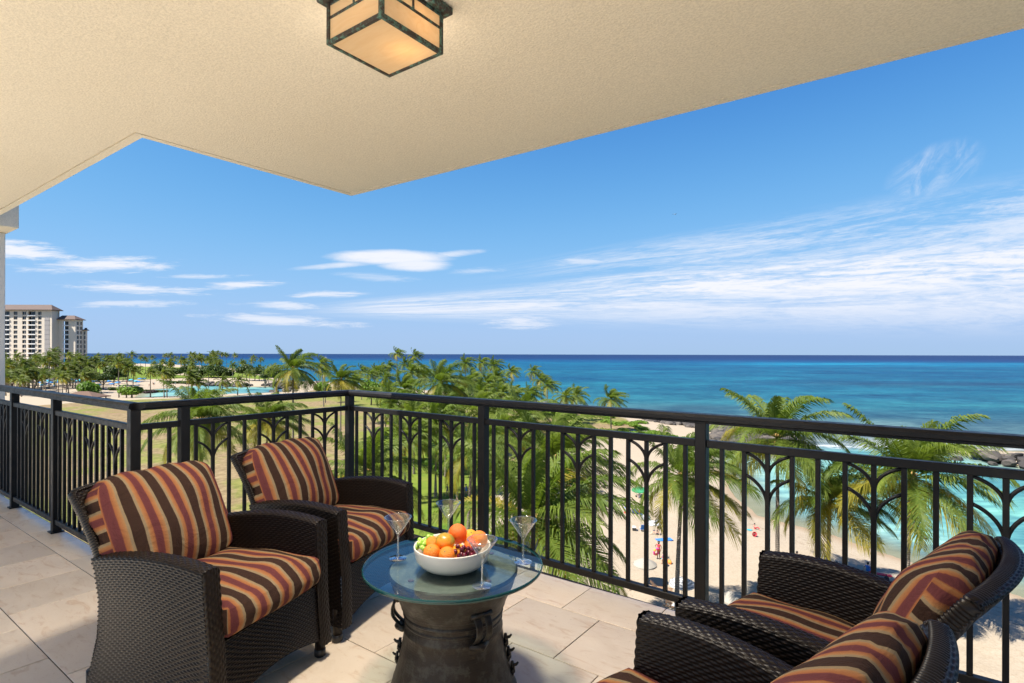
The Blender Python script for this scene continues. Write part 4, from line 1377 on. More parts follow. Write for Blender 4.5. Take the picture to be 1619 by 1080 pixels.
SHRUBS = [(-207.1,292.1,-11.1,4.0,1.6),(-201.6,290.9,-11.5,4.2,1.6),(-197.0,290.8,-11.1,3.5,1.6),(-192.0,290.3,-11.3,3.3,1.6),(-185.9,287.9,-10.9,4.5,1.6),(-184.8,293.4,-11.1,4.3,1.6),(-219.5,360,-13.8,5,1.8),(-213.8,360,-13.7,5,1.8),(-208.1,360,-13.7,5,1.8),(-202.4,360,-13.7,5,1.8),(-196.7,360,-13.7,5,1.8),(-191.0,360,-13.7,5,1.8),(26.4,155.5,-17.6,1.7,1.1),(28.0,149.9,-17.6,2.3,1.1),(31.2,152.7,-17.6,1.7,1.1),(32.2,147.4,-17.6,1.7,1.1),(33.1,142.4,-17.6,2.2,1.1),(27.5,138.8,-17.6,1.8,1.1),(29.1,133.3,-17.6,2.5,1.1),(31.7,133.3,-17.6,2.1,1.1),(34.5,135.5,-17.6,1.9,1.1),(35.4,131.3,-17.6,2.4,1.1),(36.9,129.3,-17.6,1.6,1.1),(31.7,127.3,-17.6,2.3,1.1),(38.4,125.5,-17.6,1.7,1.1),(39.3,121.9,-17.6,1.8,1.1),(35.6,155.7,-17.6,2.6,1.1),(28.3,166.3,-17.6,2.3,1.1),(25.5,173.1,-17.6,1.8,1.1),(23.1,176.7,-17.6,1.7,1.1),(-17.6,109.8,-17.6,1.3,1.3),(-14.9,103.1,-17.6,1.3,1.3),(-12.2,95.5,-17.6,1.3,1.3),(-10.4,87.9,-17.6,1.3,1.3),(-12.2,90.3,-17.6,1.3,1.3),(-14.8,95.4,-17.6,1.3,1.3)]
UMB = [(11.1,46.6),(13.0,42.7),(15.9,40.2)]
STAND = [(13.8,52.5)]
P_SIT = [(13.4,80.3),(27.2,62.6),(26.9,52.7),(29.1,50.1),(32.3,50.7),(15.6,59.8),(14.1,51.9),(17.1,75.1)]
P_WALK = [(30.9,112.8),(-6.0,74.2),(-7.0,71.1),(-3.7,73.6),(-4.0,67.0),(13.9,52.0),(-8.5,74.2)]
GEAR = [(13.8,71.6),(14.3,69.6),(14.0,67.9),(15.0,67.7),(15.5,66.9),(15.6,65.1),(14.3,61.1),(15.8,58.0),(16.5,64.6),(16.2,63.4),(25.9,59.9),(26.3,61.9),(32.9,49.9),(32.3,48.2),(16.1,96.2),(14.0,50.8),(14.5,51.4),(17.4,75.8)]
FAR_PEOPLE = [(-183.7,347.9),(-211.4,367.1),(-219.4,343.9),(-248.9,327.0),(-220.5,343.8),(-250.1,350.5),(-193.9,338.6),(-202.6,348.7),(-196.4,346.9),(-212.3,327.6),(-208.9,347.3),(-282.7,351.2),(-272.9,353.7),(-194.6,351.2),(-222.6,374.2),(-206.0,300.0),(-216.6,338.6),(-245.5,356.6),(-267.4,340.0),(-236.0,329.2),(-205.5,368.8),(-251.3,332.8),(-257.3,328.0),(-239.5,314.6),(-223.5,270.7),(-208.7,290.3),(-202.4,327.4),(-203.7,296.7),(-234.6,293.9),(-225.3,303.0),(-218.9,361.8),(-274.2,355.2),(-267.4,350.6),(-205.7,290.3)]
FAR_UMB = [(-266.3,343.7),(-262.2,347.4),(-229.0,325.3),(-280.4,344.8),(-223.4,312.2),(-245.7,341.0),(-247.5,376.6),(-259.9,312.0),(-277.6,362.4),(-227.7,308.0),(-256.2,344.0),(-293.2,354.7),(-229.5,341.6),(-247.5,372.2),(-286.3,358.9),(-277.5,361.1),(-267.3,335.9),(-282.9,360.0),(-252.8,301.9),(-266.3,328.7),(-253.9,330.9),(-280.7,338.8),(-268.3,325.6),(-223.9,335.3),(-244.2,359.1),(-272.9,324.4)]


def sdf(px_, py_, poly):
    """signed distance to a polygon, positive inside"""
    P_ = np.array(poly, float); n = len(P_)
    best = np.full(px_.shape, 1e18); ins = np.zeros(px_.shape, bool)
    for i in range(n):
        ax, ay = P_[i]; bx_, by_ = P_[(i + 1) % n]
        ex, ey = bx_ - ax, by_ - ay
        t = np.clip(((px_ - ax) * ex + (py_ - ay) * ey) / (ex * ex + ey * ey + 1e-12), 0, 1)
        best = np.minimum(best, (px_ - ax - t * ex) ** 2 + (py_ - ay - t * ey) ** 2)
        c = ((ay > py_) != (by_ > py_)) & (px_ < (bx_ - ax) * (py_ - ay) / (by_ - ay + 1e-12) + ax)
        ins ^= c
    s = np.sqrt(best)
    return np.where(ins, s, -s)


def vnoise(x, y, sc, seed):
    x = x / sc; y = y / sc
    xi = np.floor(x).astype(int); yi = np.floor(y).astype(int)
    def h(a, b_): return np.abs(np.sin(a * 127.1 + b_ * 311.7 + seed * 74.7) * 43758.5453) % 1.0
    fx = x - xi; fy = y - yi; fx = fx * fx * (3 - 2 * fx); fy = fy * fy * (3 - 2 * fy)
    return (h(xi, yi) * (1 - fx) + h(xi + 1, yi) * fx) * (1 - fy) + (h(xi, yi + 1) * (1 - fx) + h(xi + 1, yi + 1) * fx) * fy


def ss(x, a, b_):
    t = np.clip((x - a) / (b_ - a), 0, 1); return t * t * (3 - 2 * t)


def coast(x, d):
    s = np.maximum(sdf(x, d, LAND), sdf(x, d, ISLET))
    return s + (vnoise(x, d, 6, 1) - .5) * 1.2 + (vnoise(x, d, 2.2, 2) - .5) * .5


def height(x, d, s=None, lw=None):
    if s is None: s = coast(x, d)
    if lw is None: lw = np.maximum(sdf(x, d, LAWN), sdf(x, d, LAWN_FAR))
    z = SEA - .02 + 1.0 * ss(s, 0, 13) + .25 * ss(s, 14, 34) + .22 * ss(lw, -1, 3)
    z = np.where(s < 0, SEA - .02 + np.maximum(s * .07, -2.6), z)
    land = s > 3
    z = z + np.where(land, (vnoise(x, d, 1.6, 3) - .5) * .10 * ss(-lw, -1, 2) + (vnoise(x, d, 25, 4) - .5) * .25, 0)
    return z


def ground_z(x, d):
    a = np.array([float(x)]); b_ = np.array([float(d)])
    return float(height(a, b_)[0])


nd_, na_ = 330, 460
dd = 14.0 * (2300.0 / 14.0) ** (np.linspace(0, 1, nd_) ** 1.12)
aa = np.linspace(-1.28, 1.28, na_)
Dg, Ag = np.meshgrid(dd, aa, indexing='ij')
Xg = Ag * Dg
sg = coast(Xg, Dg)
lg = sdf(Xg, Dg, LAWN); lf = np.maximum(sdf(Xg, Dg, LAWN_FAR), -1e3); sp_ = sdf(Xg, Dg, SAND_PATCH)
lf = np.minimum(lf, -sp_)
lw_all = np.maximum(lg, lf)
Zg = height(Xg, Dg, sg, lw_all)
gv = np.stack([Xg * CT - Dg * ST, Xg * ST + Dg * CT, Zg], -1).reshape(-1, 3)
idx = np.arange(nd_ * na_).reshape(nd_, na_)
gf = np.stack([idx[:-1, :-1], idx[:-1, 1:], idx[1:, 1:], idx[1:, :-1]], -1).reshape(-1, 4)
is_lawn = lw_all.reshape(-1)[gf].max(1) > 0
under = sg.reshape(-1)[gf].max(1) < -60
attrs = {'lawn': lw_all, 'shore': sg, 'green': ss(sdf(Xg, Dg, GREEN) + (vnoise(Xg, Dg, 9, 7) - .5) * 9, -2, 3), 'far': ss(lf, -1, 2)}
far_park = ss(Dg, 175, 230) * ss(Xg, -75, -45)
attrs['far'] = np.maximum(attrs['far'], far_park)


def sub(name, sel):
    f = gf[sel]; used = np.unique(f); remap = np.full(len(gv), -1); remap[used] = np.arange(len(used))
    me = mesh(name, gv[used], remap[f], [M['ground']], True)
    for k, a in attrs.items():
        at = me.attributes.new(k, 'FLOAT', 'POINT'); at.data.foreach_set('value', a.reshape(-1)[used].astype(np.float32))
    o = link(name, me); tag(o, kind='structure'); return o


sub('beach', ~is_lawn & ~under)
sub('lawn', is_lawn)

# sea: colour follows the depth of the water
ns_, nb_ = 420, 250
ds = 14.0 * (60000.0 / 14.0) ** np.linspace(0, 1, ns_)
ab = np.linspace(-1.7, 1.7, nb_)
Ds, As = np.meshgrid(ds, ab, indexing='ij'); Xs = As * Ds
off = -coast(Xs, Ds)                       # metres offshore
DR = np.log(np.maximum(Ds, 1))


def mixc(stops, v):
    v = np.asarray(v); k = [s_[0] for s_ in stops]
    return np.stack([np.interp(v, k, [s_[1][i] for s_ in stops]) for i in range(3)], -1)


# the calm lagoon inside the breakwater, and the open sea by distance offshore
lag = mixc([(0, (.44, .47, .36)), (2, (.34, .45, .36)), (6, (.215, .385, .325)), (15, (.125, .31, .27)), (40, (.085, .255, .23))], off)
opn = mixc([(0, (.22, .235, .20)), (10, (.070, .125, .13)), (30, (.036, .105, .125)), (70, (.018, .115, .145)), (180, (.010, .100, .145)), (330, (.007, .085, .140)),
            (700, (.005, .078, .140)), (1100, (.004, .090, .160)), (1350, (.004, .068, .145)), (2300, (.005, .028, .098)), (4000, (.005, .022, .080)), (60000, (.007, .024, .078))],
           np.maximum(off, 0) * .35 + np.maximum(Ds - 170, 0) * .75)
JL = [(30, 55), (31, 80), (38, 104), (56, 113), (66, 122), (88, 118), (100, 104), (110, 60), (75, 15), (40, 15)]
wl = ss(sdf(Xs, Ds, JL), -5, 3)
LAG2 = [(-300, 340), (-140, 348), (-132, 300), (-118, 262), (-150, 235), (-300, 235)]
wl = np.maximum(wl, ss(sdf(Xs, Ds, LAG2), -4, 3))
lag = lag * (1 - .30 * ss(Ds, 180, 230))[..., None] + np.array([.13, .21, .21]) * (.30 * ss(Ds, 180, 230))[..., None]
wc = lag * wl[..., None] + opn * (1 - wl[..., None])
# a dark reef and a bright sand bar under the open water
reef = np.exp(-((DR - math.log(392) + .00012 * (Xs - 250)) / .085) ** 2) * ss(Xs, 130, 260) * (.55 + .6 * vnoise(Xs, Ds, 60, 9))
reef2 = np.exp(-((DR - math.log(215)) / .10) ** 2) * ss(Xs, 20, 60) * ss(-Xs, -150, -80) * vnoise(Xs, Ds, 18, 5)
wc = wc * (1 - .62 * np.clip(reef, 0, 1))[..., None] + np.array([.016, .032, .07]) * (.62 * np.clip(reef, 0, 1))[..., None]
wc = wc * (1 - .5 * np.clip(reef2, 0, 1))[..., None] + np.array([.035, .06, .075]) * (.5 * np.clip(reef2, 0, 1))[..., None]
bar = np.exp(-((DR - math.log(1280)) / .16) ** 2) * ss(As, .28, .5) * (.6 + .5 * vnoise(Xs, Ds, 300, 6))
wc = wc * (1 - .38 * np.clip(bar, 0, 1))[..., None] + np.array([.012, .27, .38]) * (.38 * np.clip(bar, 0, 1))[..., None]
edge = ss(off, -.2, 2.6) * np.where(wl > .5, .0, 1.) + ss(off, -.2, 7) * np.where(wl > .5, 1., .0)
edge = .12 + .88 * edge
# surf on the sunken stretch of breakwater and along the rocks
gap = np.exp(-(((Xs - 77) / 12) ** 2 + ((Ds - 123.5 + .12 * (Xs - 77)) / 2.6) ** 2))
foam = np.clip(gap * 1.4, 0, 1) * 1.0 + .9 * ss(off, 5, 0) * (1 - wl) + .35 * ss(off, .8, 0) * wl
foam = np.maximum(foam, .8 * np.exp(-((off - 9) / 2.2) ** 2) * (1 - wl) * ss(Xs, 80, 95))
sv = np.stack([Xs * CT - Ds * ST, Xs * ST + Ds * CT, np.full_like(Xs, SEA)], -1).reshape(-1, 3)
idx = np.arange(ns_ * nb_).reshape(ns_, nb_)
sf = np.stack([idx[:-1, :-1], idx[:-1, 1:], idx[1:, 1:], idx[1:, :-1]], -1).reshape(-1, 4)
keep = off.reshape(-1)[sf].max(1) > -4
sf = sf[keep]; used = np.unique(sf); rm = np.full(len(sv), -1); rm[used] = np.arange(len(used))
me = mesh('sea', sv[used], rm[sf], [M['water']], True)
ca = me.color_attributes.new('wcol', 'FLOAT_COLOR', 'POINT')
ca.data.foreach_set('color', np.concatenate([wc.reshape(-1, 3)[used], np.ones((len(used), 1))], 1).astype(np.float32).ravel())
for k, a in (('edge', edge), ('foam', np.clip(foam, 0, 1)), ('farw', ss(DR, math.log(150), math.log(500)))):
    at = me.attributes.new(k, 'FLOAT', 'POINT'); at.data.foreach_set('value', a.reshape(-1)[used].astype(np.float32))
tag(link('sea', me), kind='structure')
# dark sea bed far below, so that nothing shows under the land edge
me = mesh('seabed', [(-70000, -70000, -26), (70000, -70000, -26), (70000, 70000, -26), (-70000, 70000, -26)], [(0, 1, 2, 3)], [simple("sea_bed", (.03, .06, .07))])
tag(link('seabed', me), kind='structure')

# ------------------------------------------------------------------ breakwaters of basalt boulders
rocks = []
for k in range(7):
    bmx = bmesh.new(); bmesh.ops.create_icosphere(bmx, subdivisions=2, radius=1)
    r_ = np.random.default_rng(40 + k)
    pl = r_.normal(size=(9, 3)); pl /= np.linalg.norm(pl, axis=1, keepdims=True)
    for v in bmx.verts:
        p = np.array(v.co[:])
        for q_, dd_ in zip(pl, r_.uniform(.62, .9, 9)):
            e_ = p @ q_ - dd_
            if e_ > 0: p = p - q_ * e_ * .85
        v.co = Vector(p * np.array([1.15, .9, .72]))
    me = bpy.data.meshes.new('boulder'); bmx.to_mesh(me); bmx.free(); me.materials.append(M['rock'])
    me.polygons.foreach_set('use_smooth', np.ones(len(me.polygons), bool)); me.set_sharp_from_angle(angle=math.radians(28))
    rocks.append(me)


def rock_strip(name, label, pts, width, n, rr, seed, crest=.9, single=None):
    """boulders heaped along a line of (x,d) points"""
    r_ = random.Random(seed)
    P_ = np.array(pts, float); seg = np.linalg.norm(np.diff(P_, axis=0), axis=1); cum = np.concatenate([[0], np.cumsum(seg)])
    x0, y0, _ = O(*P_[0])
    t = thing(name, (x0, y0, SEA), label, 'breakwater')
    joined = MB()
    for i in range(n):
        s = r_.uniform(0, cum[-1]); x = np.interp(s, cum, P_[:, 0]); d = np.interp(s, cum, P_[:, 1])
        k = min(int(np.searchsorted(cum, s, 'right')) - 1, len(seg) - 1)
        tx, td = (P_[k + 1] - P_[k]) / seg[k]
        w_ = r_.uniform(-1, 1)
        x += -td * w_ * width / 2; d += tx * w_ * width / 2
        z = SEA + crest * (1 - w_ * w_) * r_.uniform(.6, 1.1) - .15
        sc = r_.uniform(*rr)
        z = max(z, ground_z(x, d) + .05 + (.45 * crest * (1 - w_ * w_) * r_.random()))
        X, Y, _ = O(x, d)
        if single is None:
            link('boulder', rocks[r_.randrange(7)], t, (X - x0, Y - y0, z - SEA), (r_.uniform(-.5, .5), r_.uniform(-.5, .5), r_.uniform(0, 6.28)), (sc, sc * r_.uniform(.8, 1.1), sc * r_.uniform(.75, 1.05)))
        else:
            me_ = rocks[r_.randrange(7)]; a_ = r_.uniform(0, 6.28)
            mt = Matrix.Translation((X - x0, Y - y0, z - SEA)) @ Matrix.Rotation(a_, 4, 'Z') @ Matrix.Diagonal((sc, sc * .9, sc * .8, 1))
            joined.add([(mt @ v.co)[:] for v in me_.vertices], [list(p.vertices) for p in me_.polygons])
    if single is not None:
        tag(joined.build('rubble', [M['rock']], t), kind='stuff')
    return t


rock_strip('rock_breakwater', 'breakwater of grey boulders enclosing the turquoise swimming lagoon', [(40, 119), (44, 118), (49, 117.5), (54, 115.5), (58.5, 117), (61, 124), (61, 134)], 9, 150, (.8, 1.4), 1, 2.3)
rock_strip('rock_breakwater', 'landward arm of grey boulders behind the lagoon breakwater', [(44, 124), (50, 125), (55, 131), (57, 142), (57, 150)], 14, 190, (.8, 1.5), 11, 2.0)
rock_strip('rock_shore', 'jumble of pale boulders between green shrubs and the open sea', [(60, 134), (57, 146), (52, 157), (46, 170)], 17, 190, (.7, 1.6), 2, 1.3)
rock_strip('rock_islet', 'low boulder breakwater across the lagoon with surf behind', [(89, 119), (90, 107), (95, 101.5), (101, 98.5), (108, 104), (115, 111)], 8, 110, (.8, 1.5), 3, 1.7)
rock_strip('rock_groyne', 'boulder groyne on the far bank of the lagoon mouth', [(-190, 352), (-165, 343), (-146, 346), (-148, 372)], 11, 60, (1.1, 2.2), 4, 1.8)
rock_strip('rock_groyne', 'boulder groyne on the near bank of the lagoon mouth', [(-116, 285), (-122, 300), (-130, 325), (-143, 360), (-122, 372)], 13, 70, (1.0, 2.0), 5, 1.6)

# ------------------------------------------------------------------ palms
WIND = np.array([CT, ST, 0.0]) * .86 + np.array([-ST, CT, 0.0]) * .35


def frond(r_, L, az, el, droop, wind, nl, lw=.055, ll=.25, rach=True):
    n = 22
    t = np.array([math.cos(el) * math.cos(az), math.cos(el) * math.sin(az), math.sin(el)])
    p = np.zeros(3) + t * .12; pts = [p]; tans = [t]
    ds_ = L / n
    for i in range(n):
        s = (i + 1) / n
        t = t + (np.array([0, 0, -1.0]) * droop * (.25 + s) + WIND * wind * (.15 + s)) * ds_ / L * 1.6
        t = t / np.linalg.norm(t); p = p + t * ds_; pts.append(p); tans.append(t)
    pts = np.array(pts); tans = np.array(tans)
    s0 = np.array([math.sin(az), -math.cos(az), 0.0])
    side = s0[None] - tans * (tans @ s0)[:, None]; side /= np.maximum(np.linalg.norm(side, axis=1, keepdims=True), 1e-6)
    nrm = np.cross(side, tans)
    V = []; F = []
    if rach:
        ks = [0, 5, 10, 15, 22]
        for k in ks:
            w_ = .045 * (1 - k / 24)
            V += [pts[k] + side[k] * w_, pts[k] + nrm[k] * w_, pts[k] - side[k] * w_, pts[k] - nrm[k] * w_ * .7]
        for a in range(len(ks) - 1):
            for k in range(4): F.append((a * 4 + k, a * 4 + (k + 1) % 4, a * 4 + 4 + (k + 1) % 4, a * 4 + 4 + k))
    for sg in (1, -1):
        S = .10 + .89 * (np.arange(nl) + r_.uniform(.2, .8, nl)) / nl
        for s in S:
            f = s * n; i = min(int(f), n - 1); g = f - i
            b0 = pts[i] * (1 - g) + pts[i + 1] * g; tt = tans[i]; sd = side[i]; nn = nrm[i]
            l = L * ll * (math.sin(math.pi * min(1, .10 + .86 * s)) ** .55) * r_.uniform(.82, 1.12)
            an = math.radians(30 + 32 * s + r_.uniform(-7, 7))
            dr = sd * sg * math.cos(an) + tt * math.sin(an) + nn * (.16 + r_.uniform(-.12, .12))
            dr = dr / np.linalg.norm(dr)
            mid = b0 + dr * l * .5 + np.array([0, 0, -1]) * l * .05
            tip = b0 + dr * l + (np.array([0, 0, -1]) * (.42 + r_.uniform(0, .30)) + WIND * .16 * wind) * l
            wv = tt * lw
            k = len(V)
            V += [b0 - wv * .5, b0 + wv * .5, mid + wv * .62, mid - wv * .62, tip]
            F += [(k, k + 1, k + 2, k + 3), (k + 3, k + 2, k + 4)]
    return V, F


def crown_fronds(seed, L, n, nl, lw, ll, wind):
    r_ = np.random.default_rng(seed)
    res = []
    for i in range(n):
        q_ = i / (n - 1)
        el = math.radians(80 - 108 * q_ ** .85 + r_.uniform(-9, 9))
        az = i * 2.39996 + r_.uniform(-.3, .3)
        l = L * (1.0 if q_ > .12 else .45 + q_ * 4.5) * r_.uniform(.88, 1.08)
        res.append((q_, frond(r_, l, az, el, .75 + .40 * r_.random() + .25 * q_, wind * r_.uniform(.7, 1.25), nl, lw, ll)))
    return res


PROTO = []
for k, (wd, L, n) in enumerate([(1.15, 4.5, 30), (1.25, 4.4, 30), (.55, 4.7, 33), (.45, 4.8, 32)]):
    lst = []
    for q_, (V, F) in [c_ for c_ in crown_fronds(100 + k, L * 1.16, n, 82, .062, .285, wd)][1:]:
        lst.append(mesh('frond', V, F, [M['leaf_old'] if q_ > .86 or (q_ > .5 and (len(lst) * 7 + k) % 5 == 0) else M['leaf']]))
    PROTO.append(lst)
nut = MB()
for k in range(9):
    a = k * 2.4; b0 = len(nut.v)
    nut.lathe([(0, -.15), (.075, -.11), (.105, -.02), (.08, .08), (0, .13)], 8)
    for i in range(b0, len(nut.v)):
        x, y, z = nut.v[i]; nut.v[i] = (x + .26 * math.cos(a) * (.7 + .3 * (k % 2)), y + .26 * math.sin(a) * (.7 + .3 * (k % 2)), z - .22 - .12 * (k % 3))
for k in range(14):
    a = k * 2.4 + .5
    nut.tube([(0, 0, -.05), (.22 * math.cos(a), .22 * math.sin(a), .28 + .05 * (k % 4)), (.42 * math.cos(a), .42 * math.sin(a), .22)], [.05, .035, .015], 5, mi=1)
nut_me = nut.mesh('coconuts', [simple("coconut_husk", (.40, .25, .06), .7, 0, .4, 5, random_var=.3), simple("palm_fibre", (.42, .25, .08), .9, 0, .4, 8)], True)


def trunk_mesh(h, lean, r0, r1, rings=True, n=10, seg=None):
    seg = seg or max(6, int(h / .35))
    b = MB(); pts = []; rad = []
    for i in range(seg + 1):
        t_ = i / seg
        c = lean * (t_ - 1) * (1 - .5 * (1 - t_))        # the crown end sits at the origin
        pts.append((WIND[0] * c, WIND[1] * c, -h * (1 - t_)))
        r = r1 + (r0 - r1) * (1 - t_) ** 1.6 + (r0 * .5 * max(0, 1 - t_ * 9) if i < seg * .15 else 0)
        rad.append(r * (1 + (.06 if i % 2 else -.03)) if rings else r)
    b.tube(pts, rad, n)
    return b.mesh('trunk', [M['bark']], True)


nr_ = random.Random(21)
near_labels = ['wind bent coconut palm rising above the horizon inside the rail corner', 'wind bent coconut palm showing over the railing corner post',
               'tall leaning coconut palm in front of the sea grove', 'low coconut palm with spiky fronds in front of the dry lawn', 'coconut palm on the dry lawn behind the back of the second armchair',
               'coconut palm with brown dead fronds above the second armchair arm', 'yellowing coconut palm by the bright green lawn', 'big coconut palm just below the balcony reaching over the beach edge',
               'coconut palm whose fronds reach over the sand toward the dark seated bather', 'coconut palm hidden behind the two closest beach edge palms', 'coconut palm standing alone on the sand beside the tall railing post',
               'tallest coconut palm in front of the breakwater', 'coconut palm against the turquoise lagoon above the armchair cushion', 'shorter coconut palm between the two tall lagoon palms']
for (x, d, z, s, k), lab in zip(NEAR_PALMS, near_labels):
    gz = ground_z(x, d) - .05; h = z - gz
    lean = nr_.uniform(-.4, 1.2)
    cx_, cy_, _ = O(x, d)
    t = thing('coconut_palm', (cx_ - WIND[0] * lean * .5, cy_ - WIND[1] * lean * .5, gz), lab, 'palm tree', 0, 'coconut palms near the balcony')
    off_ = (WIND[0] * lean * .5, WIND[1] * lean * .5, h)
    link('trunk', trunk_mesh(h, lean, .19, .125), t, off_)
    sc = s / 4.6; a = nr_.uniform(-.35, .35) if lab != near_labels[0] else .75
    rotm = Matrix.Rotation(a, 4, 'Z')
    for me_ in PROTO[k]:
        link('frond', me_, t, off_, (nr_.uniform(-.08, .08), nr_.uniform(-.08, .08), a + nr_.uniform(-.12, .12)), (sc, sc, sc))
    link('coconuts', nut_me, t, off_, (0, 0, a), (sc, sc, sc))


def joined_crown(name, seed, L, n, nl, lw, ll, wind, mat):
    b = MB()
    for q_, (V, F) in crown_fronds(seed, L, n, nl, lw, ll, wind):
        b.add(V, F, 1 if q_ > .86 else 0)
    return b.mesh(name, [mat, M['leaf_old']])


MIDC = [joined_crown('crown', 200 + k, 4.2, 26, 32, .105, .29, w_, M['leaf']) for k, w_ in enumerate((1.2, 1.5, 1.0))]
FARC = [joined_crown('crown', 300 + k, 4.2, 20, 10, .34, .30, w_, M['leaf_far']) for k, w_ in enumerate((1.1, 1.4, 1.0, 1.2))]
mid_trunk = trunk_mesh(1.0, .0, .16, .11, False, 7, 4)
mid_trunk_b = trunk_mesh(1.0, .0, .2, .14, False, 6, 3)


def palm(x, d, z, s, crowns, trunk_me, group, label):
    gz = ground_z(x, d) - .05; h = max(z - gz, 3.0)
    X, Y, _ = O(x, d)
    t = thing('palm_tree', (X, Y, gz), label, 'palm tree', 0, group)
    sc = s / 4.2 * (1.02 if d > 170 else 1.10)
    tl = (nr_.uniform(-.05, .05), nr_.uniform(-.05, .05))
    link('trunk', trunk_me, t, (0, 0, h), (tl[0], tl[1], 0), (1, 1, h))
    link('crown', crowns[nr_.randrange(len(crowns))], t, (0, 0, h), (0, 0, nr_.uniform(-.5, .5)), (sc, sc, sc * nr_.uniform(.9, 1.1)))


ORD = ['first', 'second', 'third', 'fourth', 'fifth', 'sixth', 'seventh', 'eighth', 'ninth', 'tenth', 'eleventh', 'twelfth', 'thirteenth', 'fourteenth', 'fifteenth', 'sixteenth',
       'seventeenth', 'eighteenth', 'nineteenth', 'twentieth', 'twenty first', 'twenty second', 'twenty third', 'twenty fourth']


def rank(d0, d1, lst):
    q_ = sorted((p for p in lst if d0 <= p[1] < d1), key=lambda p: -p[0] / p[1])
    return {p[:3]: ORD[i] for i, p in enumerate(q_)}


R_SHORE, R_PARK, R_BAR = rank(170, 999, MID_PALMS), rank(100, 170, MID_PALMS), rank(0, 100, MID_PALMS)
MID_LAST = None
for x, d, z, s in MID_PALMS:
    if d >= 170: g_, l_ = 'palms of the shore grove against the sea', 'slender palm of the shore grove, %s from its seaward end' % R_SHORE[(x, d, z)]
    elif d >= 100: g_, l_ = 'palms crowding the park in front of the shore grove', 'wind swept park palm, %s from the lone palm by the green shrubs' % R_PARK[(x, d, z)]
    else: g_, l_ = 'palms of the park seen between the railing bars', 'bushy park palm seen through the railing, %s from the beach side' % R_BAR[(x, d, z)]
    palm(x, d, z, s, MIDC, mid_trunk, g_, l_)
R_SPIT = rank(421, 9999, [p for p in FAR_PALMS if p[0] > -250])
R_LAG = rank(0, 346, [p for p in FAR_PALMS if p[0] >= -195])
for x, d, z in FAR_PALMS:
    if d > 420 and x > -250: g_, l_ = 'palms on the sea side of the far lagoon', 'small palm on the spit between far lagoon and sea, %s from the rock groyne' % R_SPIT[(x, d, z)]
    elif d > 425: g_, l_ = 'palm grove on the far headland', 'small palm of the dense grove on the far headland'
    elif d > 345: g_, l_ = 'palms beyond the hotel end wall', 'small palm of the belt beyond the hotel end wall'
    elif x < -195: g_, l_ = 'palms in front of the far hotel', 'palm of the garden in front of the white hotel tower'
    else: g_, l_ = 'palms standing round the far lagoon', 'palm standing by the far lagoon, %s from the lagoon mouth' % R_LAG[(x, d, z)]
    palm(x, d, z, nr_.uniform(3.4, 4.5), FARC, mid_trunk_b, g_, l_)

# ------------------------------------------------------------------ round trees, shrubs and hedges made of leaf faces


def leaf_cloud(name, seed, n, size, mat, lobes=9, flat=1.0, hollow=.55):
    """leaf faces scattered through overlapping lobes of a unit crown, base at z=0"""
    r_ = np.random.default_rng(seed)
    c = r_.normal(size=(lobes, 3)); c /= np.linalg.norm(c, axis=1, keepdims=True); c *= r_.uniform(.25, .62, (lobes, 1)); c[:, 2] = np.abs(c[:, 2]) * .8
    rad = r_.uniform(.30, .48, lobes)
    k = r_.integers(0, lobes, n)
    dv_ = r_.normal(size=(n, 3)); dv_ /= np.linalg.norm(dv_, axis=1, keepdims=True)
    p = c[k] + dv_ * rad[k][:, None] * r_.uniform(hollow, 1.0, (n, 1)) ** .5
    p[:, 2] = np.maximum(p[:, 2] * flat + .12, .0)
    nrm = dv_ + r_.normal(size=(n, 3)) * .55 + np.array([0, 0, .35]); nrm /= np.linalg.norm(nrm, axis=1, keepdims=True)
    a = np.cross(nrm, r_.normal(size=(n, 3))); a /= np.linalg.norm(a, axis=1, keepdims=True); b_ = np.cross(nrm, a)
    s_ = (size * r_.uniform(.6, 1.3, (n, 1)))
    V = np.stack([p - a * s_, p + b_ * s_ * .55, p + a * s_, p - b_ * s_ * .55], 1).reshape(-1, 3)
    F = np.arange(n * 4).reshape(n, 4)
    return mesh(name, V, F, [mat])


TREEC = [leaf_cloud('crown', 500 + k, 1700, .085, M['bush'], 11, .62) for k in range(3)]
TREEB = [leaf_cloud('crown', 520 + k, 1500, .085, M['bush_bright'], 9, .70) for k in range(2)]
SHR = [leaf_cloud('foliage', 540 + k, 1000, .10, M['bush_bright'], 9, .55) for k in range(3)]
SHD = [leaf_cloud('foliage', 560 + k, 1000, .10, M['bush'], 9, .60) for k in range(2)]
SHP = [leaf_cloud('foliage', 580, 900, .10, M['bush_purple'], 8, .6)]
tree_labels = ['rounded green tree beside the brown roofed beach hut', 'wide branching sea grape tree at the far lagoon edge', 'dark spreading tree behind the far beach', 'dark broad tree in the middle of the far beach backdrop',
               'dark tree at the seaward end of the far beach', 'dark bushy tree on the green spit', 'low dark tree at the tip of the green spit', 'purple leaved tree at the hotel end wall', 'low tree beside the purple tree at the hotel',
               'green tree below the end wall of the hotel', 'rounded shrub tree behind the near groyne', 'rounded green tree by the shore grove trunks', 'small tree on the seaside lawn over the rail',
               'second small tree on the seaside lawn near the shrubs', 'small tree above the lagoon mouth rocks', 'low tree on the spit above the rocks', 'dark tree below the hotel balconies at the beam column', 'broad tree at the foot of the hotel',
               'dark tree past the hotel corner', 'broad dark tree in the hotel garden', 'tree between the far palms and the sea', 'tree near the sandy clearing on the headland', 'dark tree under the headland palm grove']
